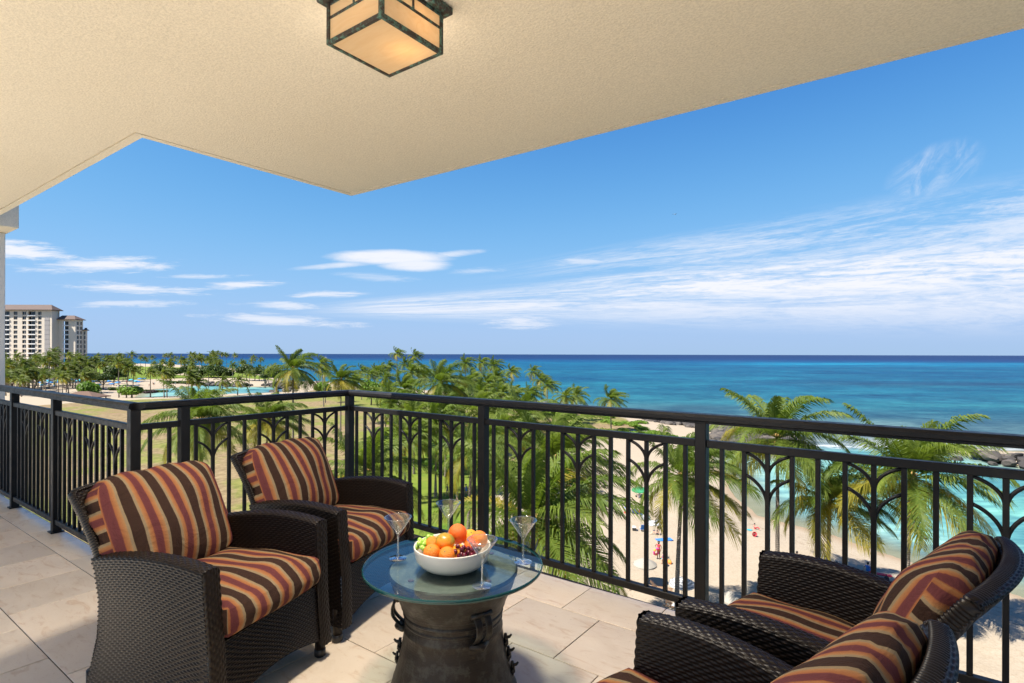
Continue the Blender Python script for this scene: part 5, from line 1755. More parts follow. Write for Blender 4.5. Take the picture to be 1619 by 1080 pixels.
for i, (x, d, z, hw, hh) in enumerate(ROUND_TREES):
    gz = ground_z(x, d)
    X, Y, _ = O(x, d)
    t = thing('broadleaf_tree', (X, Y, gz), tree_labels[i], 'tree')
    top = z + hh * .6; base = max(.8, (z - gz) - hh * .6)
    mt = (SHP + TREEC)[0] if i == 7 else (TREEB[i % 2] if i in (0, 1, 10, 11, 12, 13) else TREEC[i % 3])
    link('crown', mt, t, (0, 0, base), (0, 0, i * 1.3), (hw / .85, hw / .85, hh / .50))
    b = MB(); H = base + hh * .5
    b.tube([(0, 0, -.1), (.1, .05, H * .45), (.05, .1, H)], [.32, .24, .12], 7)
    for k in range(6):
        a = k * 1.05 + i
        b.tube([(.05, .05, H * .35), (hw * .3 * math.cos(a), hw * .3 * math.sin(a), H * .7), (hw * .62 * math.cos(a), hw * .62 * math.sin(a), H * 1.02)], [.16, .10, .05], 5)
    b.build('trunk', [M['bark']], t, True)
RS_FAR = rank(200, 999, SHRUBS); RS_BEACH = rank(105.5, 200, SHRUBS); RS_PARK = rank(0, 105.5, SHRUBS)
for i, (x, d, z, hw, hh) in enumerate(SHRUBS):
    gz = ground_z(x, d) - .1
    X, Y, _ = O(x, d)
    far_ = d > 200
    purple = far_ and i in (1, 4)
    if far_: g_, l_ = 'clipped shrubs behind the far beach', '%s shrub in the hedge behind the far beach, %s from the lagoon mouth' % ('purple leaved' if purple else 'dark clipped', RS_FAR[(x, d, z)])
    elif d > 105.5: g_, l_ = 'bright beach shrubs on the breakwater root', 'bright green spreading shrub by the shore boulders, %s from the tall railing post' % RS_BEACH[(x, d, z)]
    else: g_, l_ = 'shrubs under the park palms', 'bright leafy shrub under the lawn palms, %s from the beach side' % RS_PARK.get((x, d, z), 'last')
    t = thing('shrub', (X, Y, gz), l_, 'shrub', 0, g_)
    link('foliage', SHP[0] if purple else (SHD[i % 2] if far_ else SHR[i % 3]), t, (0, 0, 0), (0, 0, i * .9), (hw / .8, hw / .8, hh / .55))
    b = MB()
    for k in range(4):
        a = k * 1.6 + i
        b.tube([(0, 0, 0), (hw * .35 * math.cos(a), hw * .35 * math.sin(a), hh * .5)], [.05, .02], 5)
    b.build('stem', [M['bark']], t)

# path across the shore park
pts = [(-66, 246), (-58, 243), (-51, 236), (-46, 226), (-43, 214), (-42, 203)]
vs = []; fs = []
fine_p = []
for (x0, d0), (x1, d1) in zip(pts, pts[1:]):
    for k in range(6): fine_p.append((x0 + (x1 - x0) * k / 6, d0 + (d1 - d0) * k / 6))
for i, (x, d) in enumerate(fine_p):
    j = min(i, len(fine_p) - 2); tx, td = fine_p[j + 1][0] - fine_p[j][0], fine_p[j + 1][1] - fine_p[j][1]; l = math.hypot(tx, td)
    for w_ in (-1.2, 0, 1.2):
        xx, d2 = x - td / l * w_, d + tx / l * w_
        vs.append(O(xx, d2, ground_z(xx, d2) + .12))
for i in range(len(fine_p) - 1):
    for k in range(2): fs.append((i * 3 + k, i * 3 + k + 1, i * 3 + k + 4, i * 3 + k + 3))
tag(link('path', mesh('path', vs, fs, [simple("pale_concrete", (.34, .30, .24), .9)])), kind='structure')

# ------------------------------------------------------------------ the hotel across the lagoon
M['hotel'] = simple("cream_render", (.64, .55, .44), .9, 0, .05, .2)
M['hotel_white'] = simple("white_render", (.68, .66, .63), .85, 0, .04, .3)
M['roof'] = simple("brown_roof_tiles", (.105, .070, .056), .85, 0, .2, .6, .4, 3)
M['pane'] = simple("dark_window_glass", (.022, .030, .036), .12, 0, .5, .4)
M['grey_vent'] = simple("grey_louvre", (.31, .285, .27), .8)
HD = 356.0
hx = lambda u: (u - 809.5) * HD / 885.0
hotel = thing('hotel_tower', O(-300, HD, -17.8), 'cream hotel tower with rows of dark windows and brown hipped roofs', 'hotel', YAW)
HZ = 17.8


def facade(cols, y0, ztop, nrows, first_z, zb=0.0, axis='x', fixed=0.0, th=.5, x_end=None):
    """wall with openings; cols = (x0,x1,kind) kinds: wall, win, bay"""
    wall = MB()
    for x0, x1, kind in cols:
        segs = []
        if kind == 'wall': segs = [(zb, ztop)]
        else:
            hw = 1.05 if kind == 'win' else 1.18
            z1 = ztop
            for r in range(nrows):
                zc = first_z - 3.0 * r
                segs.append((zc + hw, z1)); z1 = zc - hw
            segs.append((zb, z1))
        for z0, z1 in segs:
            if z1 - z0 < .02: continue
            if axis == 'x': wall.box(x0, x1, y0, y0 + th, z0, z1)
            else: wall.box(y0 - th, y0, x0, x1, z0, z1)
    return wall


def panes(cols, y0, nrows, first_z, axis='x'):
    cache = {}
    for x0, x1, kind in cols:
        if kind == 'wall': continue
        hw = 1.05 if kind == 'win' else 1.18
        dp = .40 if kind == 'win' else 1.3
        w_ = x1 - x0
        key = (round(w_, 2), kind, axis)
        if key not in cache:
            b = MB()
            if axis == 'x': b.box(-w_ / 2, w_ / 2, dp, dp + .1, -hw - .05, hw + .05)
            else: b.box(-dp - .1, -dp, -w_ / 2, w_ / 2, -hw - .05, hw + .05)
            c = MB()
            t_ = .10
            if axis == 'x':
                for xx in ((-t_ / 2, t_ / 2),) if kind == 'win' else ((-w_ / 4 - .05, -w_ / 4 + .05), (w_ / 4 - .05, w_ / 4 + .05)): c.box(xx[0], xx[1], dp - .06, dp - .003, -hw, hw)
            else:
                c.box(-dp + .003, -dp + .06, -.05, .05, -hw, hw)
            d_ = None
            if kind == 'bay' and axis == 'x':
                d_ = MB(); d_.box(-w_ / 2 - .3, w_ / 2 + .3, -.45, -.003, -hw - .66, -hw + .05)
            cache[key] = (b.mesh('window', [M['pane']]), c.mesh('mullion', [M['hotel_white']]), d_.mesh('balcony', [M['hotel_white']]) if d_ else None)
        pm, cm, dm = cache[key]
        for r in range(nrows):
            zc = first_z - 3.0 * r
            loc = ((x0 + x1) / 2, y0, zc) if axis == 'x' else (y0, (x0 + x1) / 2, zc)
            o = link('window', pm, hotel, loc)
            link('mullion', cm, o)
            if dm is not None: link('balcony', dm, hotel, loc)


def cols_from(spec, f):
    res = []
    for i, (u0, u1, k) in enumerate(spec): res.append((f(u0), f(u1), k))
    return res


def fill(spec, a, b_):
    """adds the plain wall between openings"""
    res = []; x = a
    for u0, u1, k in spec:
        if u0 > x: res.append((x, u0, 'wall'))
        res.append((u0, u1, k)); x = u1
    if b_ > x: res.append((x, b_, 'wall'))
    return res


fa = lambda u: hx(u) + 300
specA = fill([(-52, -41, 'bay'), (-36, -30, 'win'), (-22, -16, 'win'), (-12, -1, 'bay'), (4.2, 15, 'bay'), (21.3, 27.4, 'win'), (35, 41, 'win'), (44.5, 56, 'bay'), (60, 65.5, 'win')], -60, 82)
colsA = cols_from(specA, fa)
topA = 28.6 + HZ; f1A = 26.7 + HZ
wa = facade(colsA, 0, topA, 14, f1A)
xr = fa(82)
wa.box(xr - .5, xr, .5, 4.99, 0, topA)
wa.box(fa(-60), xr, 5.6, 6.0, 0, topA)
wa.box(fa(-60), xr - .5, .6, 5.4, topA - .4, topA - .1)
# second, lower block stepping back
yB = 5.0; fb_ = lambda u: (u - 809.5) * (HD + yB) / 885.0 + 300
xB0, xB1 = xr + .003, fb_(119)
colsB = fill([(fb_(100), fb_(108.3), 'bay')], xB0, xB1)
topB = 22.9 + HZ; f1B = f1A - 6.0
wb = facade(colsB, yB, topB, 12, f1B)
ySide = 11.5
colsS = fill([(yB + 1.2, yB + 3.0, 'win'), (yB + 4.0, yB + 5.6, 'win')], yB + .5, ySide)
wb2 = facade(colsS, xB1, topB, 12, f1B, axis='y')
xC1 = (133.5 - 809.5) * (HD + ySide) / 885 + 300
topC = 16.3 + HZ
wc_ = facade(fill([(xB1 + .3, xB1 + 1.2, 'win')], xB1 + .003, xC1), ySide, topC, 10, f1B - 6.0)
wc_.box(xC1 - .4, xC1, ySide + .5, ySide + 2.5, 0, topC)
for w_ in (wb, wb2, wc_): wa.add(w_.v, w_.f)
wa.build('wall', [M['hotel']], hotel)
panes(colsA, 0, 14, f1A); panes(colsB, yB, 12, f1B); panes(colsS, xB1, 12, f1B, 'y'); panes([(xB1 + .3, xB1 + 1.2, 'win')], ySide, 10, f1B - 6)
b = MB(); b.box(fa(70.5), fa(78), -.12, -.003, 6, topA - 4.6)
for r in range(13): b.box(fa(70.5), fa(78), -.2, -.123, f1A - 4.5 - 3 * r, f1A - 4.1 - 3 * r)
b.build('vent_shaft', [M['grey_vent']], hotel)


def hip(x0, x1, y0, y1, z, h, name='roof', hipl=True):
    b = MB(); m_ = (y1 - y0) / 2 * .9
    xl = x0 + (m_ if hipl else 0)
    b.add([(x0, y0, z), (x1, y0, z), (x1, y1, z), (x0, y1, z), (xl, (y0 + y1) / 2, z + h), (x1 - m_, (y0 + y1) / 2, z + h),
           (x0, y0, z - .35), (x1, y0, z - .35), (x1, y1, z - .35), (x0, y1, z - .35)],
          [(0, 1, 5, 4), (1, 2, 5), (2, 3, 4, 5), (3, 0, 4), (6, 9, 8, 7), (0, 6, 7, 1), (1, 7, 8, 2), (2, 8, 9, 3), (3, 9, 6, 0)])
    b.build(name, [M['roof']], hotel)


hip(fa(-62), xr + 1.4, -1.6, 7.4, topA + .37, 3.4)
hip(xr + .02, xB1 + 1.2, yB - 1.5, ySide + 1.0, topB + .37, 2.6, hipl=False)
hip(xB1 + .1, xC1 + .8, ySide - .8, ySide + 3.2, topC + .37, 1.4)

# garden pavilion and the brown roofed beach hut
M['thatch'] = simple("brown_thatch", (.125, .072, .048), .95, 0, .3, 3, .6, 14)
M['shingle'] = simple("pale_shingle", (.46, .36, .26), .9, 0, .2, 2)


def pavilion(name, label, x, d, hw, hd, ze, zr, mat):
    gz = ground_z(x, d); X, Y, _ = O(x, d)
    t = thing(name, (X, Y, gz), label, 'beach hut', YAW)
    b = MB(); a, c = ze - gz, zr - gz
    b.add([(-hw, -hd, a), (hw, -hd, a), (hw, hd, a), (-hw, hd, a), (-hw * .25, 0, c), (hw * .25, 0, c), (-hw, -hd, a - .3), (hw, -hd, a - .3), (hw, hd, a - .3), (-hw, hd, a - .3)],
          [(0, 1, 5, 4), (1, 2, 5), (2, 3, 4, 5), (3, 0, 4), (6, 9, 8, 7), (0, 6, 7, 1), (1, 7, 8, 2), (2, 8, 9, 3), (3, 9, 6, 0)])
    b.build('roof', [mat], t)
    for sx in (-.8, .8):
        for sy in (-.8, .8):
            b = MB(); b.box(hw * sx - .15, hw * sx + .15, hd * sy - .15, hd * sy + .15, -.2, a - .32)
            b.build('post', [M['bark']], t)
    b = MB(); b.box(-hw * .7, hw * .7, -hd * .55, hd * .3, 0, 1.05); b.build('counter', [M['shingle']], t)


pavilion('beach_hut', 'brown roofed open beach hut at the edge of the dry lawn', -172, 225, 7.4, 5, -16.0, -13.9, M['thatch'])
pavilion('garden_pavilion', 'pale roofed pavilion among the hotel palms', -264, 300, 5.5, 5, -14.4, -11.9, M['shingle'])

# ------------------------------------------------------------------ people
SK = [simple("skin_tan", (.42, .23, .14), .6, 0, .08, 5), simple("skin_brown", (.20, .105, .065), .6, 0, .08, 5), simple("skin_fair", (.58, .36, .26), .6, 0, .08, 5)]
HAIR = simple("dark_hair", (.02, .014, .01), .6)
CLOTH = {n_: simple("cloth_" + n_, c, .85, 0, .08, 8) for n_, c in dict(red=(.55, .03, .05), navy=(.02, .03, .10), blue=(.03, .16, .50), white=(.52, .51, .49), pink=(.80, .08, .26), black=(.012, .012, .014),
                                                                   teal=(.02, .30, .36), yellow=(.70, .50, .05), green=(.03, .22, .09), grey=(.30, .31, .33), orange=(.75, .25, .04), sand=(.50, .40, .28)).items()}
POSES = {
    'stand': dict(pel=(0, 0, .92), ch=(0, 0, 1.24), nk=(0, 0, 1.43), hd=(0, .02, 1.56), tp=(0, .02, 1.66), sh=.175, el=((.36, -.05, 1.14), (-.26, .05, 1.12)), hn=((.17, .08, .98), (-.24, .16, .86)),
                  kn=((.10, .03, .50), (-.09, .02, .49)), an=((.11, -.03, .075), (-.10, -.02, .075)), to=((.13, .14, .03), (-.12, .15, .03))),
    'walk': dict(pel=(0, 0, .90), ch=(0, .03, 1.22), nk=(0, .05, 1.41), hd=(0, .09, 1.54), tp=(0, .09, 1.64), sh=.18, el=((.24, .12, 1.12), (-.24, -.14, 1.12)), hn=((.20, .28, .94), (-.20, -.20, .88)),
                 kn=((.09, .20, .50), (-.09, -.04, .47)), an=((.09, .22, .075), (-.09, -.30, .12)), to=((.10, .40, .04), (-.09, -.18, .03))),
    'sit': dict(pel=(0, 0, .13), ch=(0, -.06, .42), nk=(0, -.05, .62), hd=(0, .0, .74), tp=(0, 0, .84), sh=.175, el=((.26, .06, .36), (-.27, -.12, .34)), hn=((.16, .30, .36), (-.30, -.22, .04)),
                kn=((.14, .40, .38), (-.12, .42, .30)), an=((.12, .66, .07), (-.14, .72, .07)), to=((.13, .80, .05), (-.15, .86, .05))),
}


def person_mesh(name, pose, skin, suit, top_too, sub=1):
    p = POSES[pose]
    V = [p['pel'], p['ch'], p['nk'], p['hd'], p['tp']]; E = [(0, 1), (1, 2), (2, 3), (3, 4)]
    Rr = [(.135, .105), (.135, .10), (.052, .052), (.085, .10), (.06, .07)]
    for s, i in ((1, 0), (-1, 1)):
        k = len(V)
        ch = p['ch']; nk = p['nk']
        V += [(s * p['sh'], (ch[1] + nk[1]) / 2, (ch[2] * .35 + nk[2] * .65) - .03), p['el'][i], p['hn'][i]]
        hv = Vector(p['hn'][i]) - Vector(p['el'][i]); V += [tuple(Vector(p['hn'][i]) + hv.normalized() * .09)]
        E += [(1, k), (k, k + 1), (k + 1, k + 2), (k + 2, k + 3)]; Rr += [(.058, .058), (.042, .042), (.030, .030), (.026, .018)]
        k = len(V)
        pv = p['pel']
        V += [(s * .095, pv[1] + .01, pv[2] - .06), p['kn'][i], p['an'][i], p['to'][i]]
        E += [(0, k), (k, k + 1), (k + 1, k + 2), (k + 2, k + 3)]; Rr += [(.095, .095), (.060, .060), (.040, .040), (.035, .025)]
    V.append((p['hd'][0], p['hd'][1] + .115, p['hd'][2] - .01)); E.append((3, len(V) - 1)); Rr.append((.02, .02))
    me = bpy.data.meshes.new('tmp'); me.from_pydata([tuple(v) for v in V], E, [])
    o = bpy.data.objects.new('tmp', me); C.objects.link(o)
    md = o.modifiers.new('s', 'SKIN'); md.use_smooth_shade = True
    for i, r in enumerate(Rr): me.skin_vertices[0].data[i].radius = r
    me.skin_vertices[0].data[0].use_root = True
    if sub: o.modifiers.new('u', 'SUBSURF').levels = sub
    dg = bpy.context.evaluated_depsgraph_get(); dg.update()
    res = bpy.data.meshes.new_from_object(o.evaluated_get(dg)); res.name = name
    bpy.data.objects.remove(o); bpy.data.meshes.remove(me)
    res.materials.clear(); res.materials.append(SK[skin]); res.materials.append(CLOTH[suit])
    pz = p['pel'][2]; cz = p['ch'][2]
    for f in res.polygons:
        c = f.center
        low_ = abs(c.x) < .21 and pz - .14 < c.z < pz + .07 and c.y < p['pel'][1] + .16
        up_ = abs(c.x) < .17 and cz - .09 < c.z < cz + .12
        mid_ = abs(c.x) < .2 and pz < c.z < cz + .16
        f.material_index = 1 if (low_ or (up_ and top_too == 1) or (mid_ and top_too == 2)) else 0
    return res


def hair_mesh(pose, long_=False):
    p = POSES[pose]; h = Vector(p['hd']); b = MB()
    b.lathe([(0, .135), (.06, .125), (.098, .08), (.108, .03), (.100, -.02), (.075, -.06 - (.12 if long_ else 0))], 12)
    b.v = [(x + h.x, y * 1.05 + h.y - .028, z + h.z) for x, y, z in b.v]
    return b.mesh('hair', [HAIR], True)


PM = {}


def person(label, x, d, pose, skin, suit, top, face, long_=False, scale=1.0):
    key = (pose, skin, suit, top)
    if key not in PM: PM[key] = person_mesh('person', pose, skin, suit, top)
    X, Y, _ = O(x, d)
    o = link('person', PM[key], None, (X, Y, ground_z(x, d)), (0, 0, YAW + math.radians(face)), (scale,) * 3)
    tag(o, label, 'person')
    hk = ('hair', pose, long_)
    if hk not in PM: PM[hk] = hair_mesh(pose, long_)
    link('hair', PM[hk], o)
    return o


x, d = STAND[0]
woman = person('woman in a red swimsuit standing on the sand holding a pink float ring', x, d, 'stand', 1, 'red', 1, 150, True)
b = MB()
n_, m_ = 24, 10
vs = []; fs = []
for i in range(n_):
    for k in range(m_):
        a, c = 2 * math.pi * i / n_, 2 * math.pi * k / m_
        vs.append(((.30 + .10 * math.cos(c)) * math.cos(a), (.10) * math.sin(c), (.30 + .10 * math.cos(c)) * math.sin(a)))
for i in range(n_):
    for k in range(m_): fs.append((i * m_ + k, i * m_ + (k + 1) % m_, ((i + 1) % n_) * m_ + (k + 1) % m_, ((i + 1) % n_) * m_ + k))
ring_me = mesh('float_ring', vs, fs, [CLOTH['pink'], CLOTH['orange']], True, midx=[1 if (i // m_) % 8 < 3 else 0 for i in range(n_ * m_)])
X, Y, _ = O(x - .22, d - .12)
tag(link('float_ring', ring_me, None, (X, Y, ground_z(x, d) + .72), (.25, 0, YAW + .4)), 'pink and orange float ring held by the standing woman', 'float ring')
person('small child in pink standing at the feet of the woman with the float ring', x + .18, d - .95, 'stand', 2, 'pink', 2, 200, False, .55)
sit = [('bather in dark clothes sitting alone on the open sand', 0, 'black', 2, 60, 1), ('child in red crouching by the water of the lagoon beach', 2, 'red', 2, 240, .75), ('sunbather sitting under the palms above the armchair arm', 2, 'orange', 1, 200, 1),
       ('person in black sitting by the lagoon waterline', 1, 'black', 2, 120, 1), ('person in a blue shirt sitting on the sand by the red board', 0, 'blue', 2, 300, 1), ('sunbather reclining beside the blue towel', 2, 'navy', 1, 80, 1),
       ('sunbather sitting low among bags by the first umbrella', 0, 'teal', 1, 160, 1), ('bather sitting beside the green beach shade', 2, 'white', 2, 20, 1)]
for (x, d), (lab, sk, su, tp, fc, sc) in zip(P_SIT, sit): person(lab, x, d, 'sit', sk, su, tp, fc, False, sc)
walk = [('person in dark clothes walking across the sand by the breakwater', 0, 'black', 2, 200, 1), ('person in a blue shirt standing under the park palms', 0, 'blue', 2, 100, 1), ('person in white on the shaded lawn under the palms', 2, 'white', 2, 250, 1),
        ('person in red beside the palm trunk at the lawn edge', 2, 'red', 1, 330, 1), ('person in black walking on the sand behind the middle post', 1, 'black', 1, 30, 1), None, ('person in navy on the lawn behind the martini glass', 0, 'navy', 2, 140, 1)]
for (x, d), w_ in zip(P_WALK, walk):
    if w_: person(w_[0], x, d, 'walk', w_[1], w_[2], w_[3], w_[4], False, w_[5])
FP = [person_mesh('person', 'stand', 0, 'navy', 1, 0), person_mesh('person', 'walk', 1, 'red', 1, 0), person_mesh('person', 'stand', 2, 'teal', 2, 0), person_mesh('person', 'walk', 0, 'black', 2, 0)]
for i, (x, d) in enumerate(FAR_PEOPLE):
    if coast(np.array([x]), np.array([d]))[0] < -3: continue
    X, Y, _ = O(x, d)
    tag(link('person', FP[i % 4], None, (X, Y, max(ground_z(x, d), SEA - .8)), (0, 0, i * 1.7)), 'tiny bather among the crowd on the far lagoon beach', 'person', 'bathers on the far lagoon beach')

# ------------------------------------------------------------------ beach umbrellas, loungers and belongings


def ring_stripe_mat():
    m_, t = material("striped_umbrella_cloth")
    x, y, z = t.sep(t.coord())
    r = t.m('SQRT', t.m('ADD', t.m('MULTIPLY', x, x), t.m('MULTIPLY', y, y)))
    f = t.step(t.m('FRACT', t.m('MULTIPLY', r, 5.2)), .46, .54)
    c = t.mix(f, (.52, .50, .47), (.20, .20, .20))
    out(t, principled(t, c, .8))
    return m_


CANVAS = simple("beige_canvas", (.30, .27, .22), .85, 0, .06, 6)
RINGS = ring_stripe_mat()
WOOD = simple("teak_wood", (.25, .14, .07), .7, 0, .25, 9)


def umbrella(label, x, d, mat, R_=.98, h=2.15, tilt=.06, group=None):
    X, Y, _ = O(x, d)
    t = thing('beach_umbrella', (X, Y, ground_z(x, d)), label, 'umbrella', 0, group)
    b = MB(); n = 8; rows = []
    vs = []; fs = []
    for k in range(7):
        q_ = k / 6
        for i in range(n * 4):
            a = 2 * math.pi * i / (n * 4)
            rib = abs(((i % 4) - 0) / 4 - .0); sag = 1 - .045 * math.sin(math.pi * (i % 4) / 4) * q_
            r = R_ * q_ * sag
            vs.append((r * math.cos(a), r * math.sin(a), h - .42 * q_ ** 1.7 - .02 * math.sin(math.pi * (i % 4) / 4) * q_))
    for k in range(6):
        for i in range(n * 4): fs.append((k * n * 4 + i, (k + 1) * n * 4 + i, (k + 1) * n * 4 + (i + 1) % (n * 4), k * n * 4 + (i + 1) % (n * 4)))
    b.add(vs, fs)
    base = len(b.v)
    o = b.build('canopy', [mat], t, True, rot=(tilt, tilt * .5, 0))
    b = MB()
    for i in range(n * 4):
        a0 = 2 * math.pi * i / (n * 4); a1 = 2 * math.pi * (i + 1) / (n * 4)
        z0 = h - .42
        b.add([(R_ * .985 * math.cos(a0), R_ * .985 * math.sin(a0), z0), (R_ * .985 * math.cos(a1), R_ * .985 * math.sin(a1), z0), (R_ * 1.0 * math.cos(a1), R_ * 1.0 * math.sin(a1), z0 - .12), (R_ * 1.0 * math.cos(a0), R_ * 1.0 * math.sin(a0), z0 - .12)], [(0, 1, 2, 3)])
    b.build('valance', [mat], o, True)
    b = MB(); b.tube([(0, 0, -.3), (0, 0, h + .06)], .022, 8); b.build('pole', [WOOD], t)
    return t


umb_l = [('plain beige beach umbrella next to the woman with the float ring', CANVAS), ('grey and white ring striped beach umbrella behind a palm trunk', RINGS), ('plain beige beach umbrella half hidden by the seat cushion', CANVAS)]
for (x, d), (lab, mt) in zip(UMB, umb_l): umbrella(lab, x, d, mt)


def lounger(label, x, d, face, towel=None, mat=WOOD):
    X, Y, _ = O(x, d)
    t = thing('sun_lounger', (X, Y, ground_z(x, d)), label, 'sun lounger', YAW + math.radians(face))
    b = MB()
    for sx in (-.30, .30): b.box(sx - .025, sx + .025, -.95, .95, .26, .32)
    for y in (-.8, .75): b.box(-.275, .275, y - .02, y + .02, .27, .31)
    b.build('frame', [mat], t)
    for sx in (-.30, .30):
        for y in (-.85, .8):
            b = MB(); b.box(sx - .022, sx + .022, y - .022, y + .022, 0, .258); b.build('leg', [mat], t)
    b = MB()
    for k in range(11): b.box(-.272, .272, -.92 + k * .11, -.85 + k * .11, .322, .34)
    b.build('slats', [mat], t)['kind'] = 'stuff'
    b = MB(); a = math.radians(42)
    for k in range(6):
        s = .05 + k * .11
        y0, z0 = .32 + s * math.cos(a), .33 + s * math.sin(a); y1, z1 = .32 + (s + .08) * math.cos(a), .33 + (s + .08) * math.sin(a)
        b.add([(-.27, y0, z0), (.27, y0, z0), (.27, y1, z1), (-.27, y1, z1), (-.27, y0, z0 - .02), (.27, y0, z0 - .02), (.27, y1, z1 - .02), (-.27, y1, z1 - .02)], [(0, 1, 2, 3), (4, 7, 6, 5), (0, 4, 5, 1), (1, 5, 6, 2), (2, 6, 7, 3), (3, 7, 4, 0)])
    b.build('headrest', [mat], t)
    if towel:
        b = MB(); b.bbox(-.26, .26, -.9, .28, .345, .385, .01); b.build('towel', [CLOTH[towel]], t)
    return t


lounger('teak lounger under the plain umbrella by the palm fronds', 10.4, 45.3, 75, 'sand')
lounger('second teak lounger with raised head casting a shadow beside the plain umbrella', 12.0, 45.0, 70)
lounger('teak lounger with a yellow towel under the striped umbrella', 13.7, 41.9, 60, 'yellow')
lounger('teak lounger with a white towel under the striped umbrella', 12.3, 41.8, 60, 'white')
lounger('teak lounger under the umbrella hidden by the cushion', 15.4, 39.4, 60, 'sand')


def folding_chair(label, x, d, col, face):
    X, Y, _ = O(x, d)
    t = thing('folding_beach_chair', (X, Y, ground_z(x, d)), label, 'beach chair', YAW + math.radians(face))
    b = MB(); b.bbox(-.27, .27, -.25, .25, .22, .25, .008); b.build('seat', [CLOTH[col]], t)
    b = MB(); b.add([(-.27, .25, .24), (.27, .25, .24), (.27, .52, .85), (-.27, .52, .85), (-.27, .28, .23), (.27, .28, .23), (.27, .55, .84), (-.27, .55, .84)], [(0, 1, 2, 3), (4, 7, 6, 5), (0, 4, 5, 1), (1, 5, 6, 2), (2, 6, 7, 3), (3, 7, 4, 0)])
    b.build('backrest', [CLOTH[col]], t)
    for sx in (-.29, .29):
        b = MB(); b.tube([(sx, -.28, 0), (sx, .30, .46)], .013, 6); b.tube([(sx, .32, 0), (sx, -.25, .44), (sx, .30, .46)], .013, 6); b.build('frame', [CLOTH['white']], t)


def cooler(label, x, d, col, face):
    X, Y, _ = O(x, d)
    t = thing('cooler_box', (X, Y, ground_z(x, d)), label, 'cooler', YAW + math.radians(face))
    b = MB(); b.bbox(-.30, .30, -.19, .19, 0, .32, .02); b.build('body', [CLOTH[col]], t)
    b = MB(); b.bbox(-.31, .31, -.20, .20, .322, .39, .02); b.build('lid', [CLOTH['white']], t)
    b = MB(); b.tube([(-.31, 0, .25), (-.33, 0, .44), (.33, 0, .44), (.31, 0, .25)], .012, 6); b.build('handle', [CLOTH['white']], t)


def bag(label, x, d, col, s=1.0):
    X, Y, _ = O(x, d)
    t = thing('beach_bag', (X, Y, ground_z(x, d)), label, 'bag', YAW + x)
    b = MB(); b.lathe([(0, 0), (.20, .0), (.25, .10), (.24, .24), (.17, .36), (.14, .37), (0, .34)], 14)
    b.v = [(px_ * 1.25 * s, py_ * .75 * s, pz_ * s) for px_, py_, pz_ in b.v]
    b.build('body', [CLOTH[col]], t, True)
    b = MB(); b.tube([(-.16 * s, 0, .33 * s), (-.10 * s, .03, .55 * s), (.10 * s, .03, .55 * s), (.16 * s, 0, .33 * s)], .014, 6); b.build('strap', [CLOTH['black']], t, True)


def towel(label, x, d, col, face, w_=.8, l_=1.7):
    X, Y, _ = O(x, d)
    vs = []; fs = []; n = 9
    r_ = np.random.default_rng(int(abs(x * 10)))
    for sgn in (0, 1):
        for i in range(n):
            for k in range(n):
                vs.append(((i / 8 - .5) * l_, (k / 8 - .5) * w_ * (1 + .05 * math.sin(i)), .045 + .018 * math.sin(i * 1.3 + x) + .016 * math.sin(k * 1.7 + d) - sgn * .03))
    for i in range(n - 1):
        for k in range(n - 1):
            a = i * n + k; fs.append((a, a + n, a + n + 1, a + 1)); a += n * n; fs.append((a, a + 1, a + n + 1, a + n))
    o = link('beach_towel', mesh('beach_towel', vs, fs, [CLOTH[col]], True), None, (X, Y, ground_z(x, d)), (0, 0, YAW + math.radians(face)))
    tag(o, label, 'towel')


G = GEAR
folding_chair('white and blue folding chair farthest along the row of beach gear', *G[0], 'white', 200)
folding_chair('blue folding chair beside the red cooler', *G[1], 'blue', 210)
cooler('red cooler box with white lid on the sand', *G[2], 'red', 30)
bag('dark beach bag between the red cooler and the red ring', *G[3], 'navy', 1.5)
folding_chair('blue folding chair with a red ring leaning on it', *G[4], 'blue', 230)
X, Y, _ = O(G[4][0] + .2, G[4][1] + .5)
rr = link('float_ring', mesh('float_ring', vs and [v.co[:] for v in ring_me.vertices], [list(p.vertices) for p in ring_me.polygons], [CLOTH['red']], True), None, (X, Y, ground_z(*G[4]) + .42), (0, 0, YAW + .3))
tag(rr, 'red swim ring standing upright behind a blue chair', 'float ring')
bag('large grey bag under the palm fronds in the gear row', *G[5], 'grey', 1.8)
folding_chair('large blue folding chair beside a dark wagon', *G[6], 'blue', 180)
cooler('black wagon box next to the large blue folding chair', G[6][0] - .9, G[6][1] + .1, 'black', 80)
towel('bright blue towel spread on the sand behind the woman', *G[7], 'blue', 10)
towel('white towel beside the grey bag', *G[8], 'white', 20)
towel('white towel nearer the reclining sunbather', *G[9], 'white', 5, .7, 1.3)
b = MB(); b.lathe([(0, 0), (.09, 0), (.13, .24), (.135, .25), (.12, .24), (.085, .02), (0, .02)], 14)
X, Y, _ = O(*G[10]); o = b.build('sand_bucket', [CLOTH['red']], None, True, (X, Y, ground_z(*G[10]) + .12), (1.2, 0, .5)); o.scale = (1.8,) * 3
tag(o, 'red toy bucket tipped over near the crouching child', 'bucket')
b = MB(); b.tube([(-.13, 0, .24), (0, 0, .36), (.13, 0, .24)], .006, 5); b.build('handle', [CLOTH['white']], o, True)
towel('teal towel by the crouching child', *G[11], 'teal', 50, .5, .6)
b = MB(); b.bbox(-.85, .85, -.25, .25, .03, .09, .02)
X, Y, _ = O(*G[12]); o = b.build('body_board', [CLOTH['red']], None, False, (X, Y, ground_z(*G[12]) + .02), (0, .03, YAW - .4)); tag(o, 'long red board lying on the sand by the blue shirted person', 'board')
bag('black bag dropped on the sand near the waterline', *G[13], 'black', 1.1)
folding_chair('grey folding chair standing alone high on the sand', *G[14], 'grey', 160)
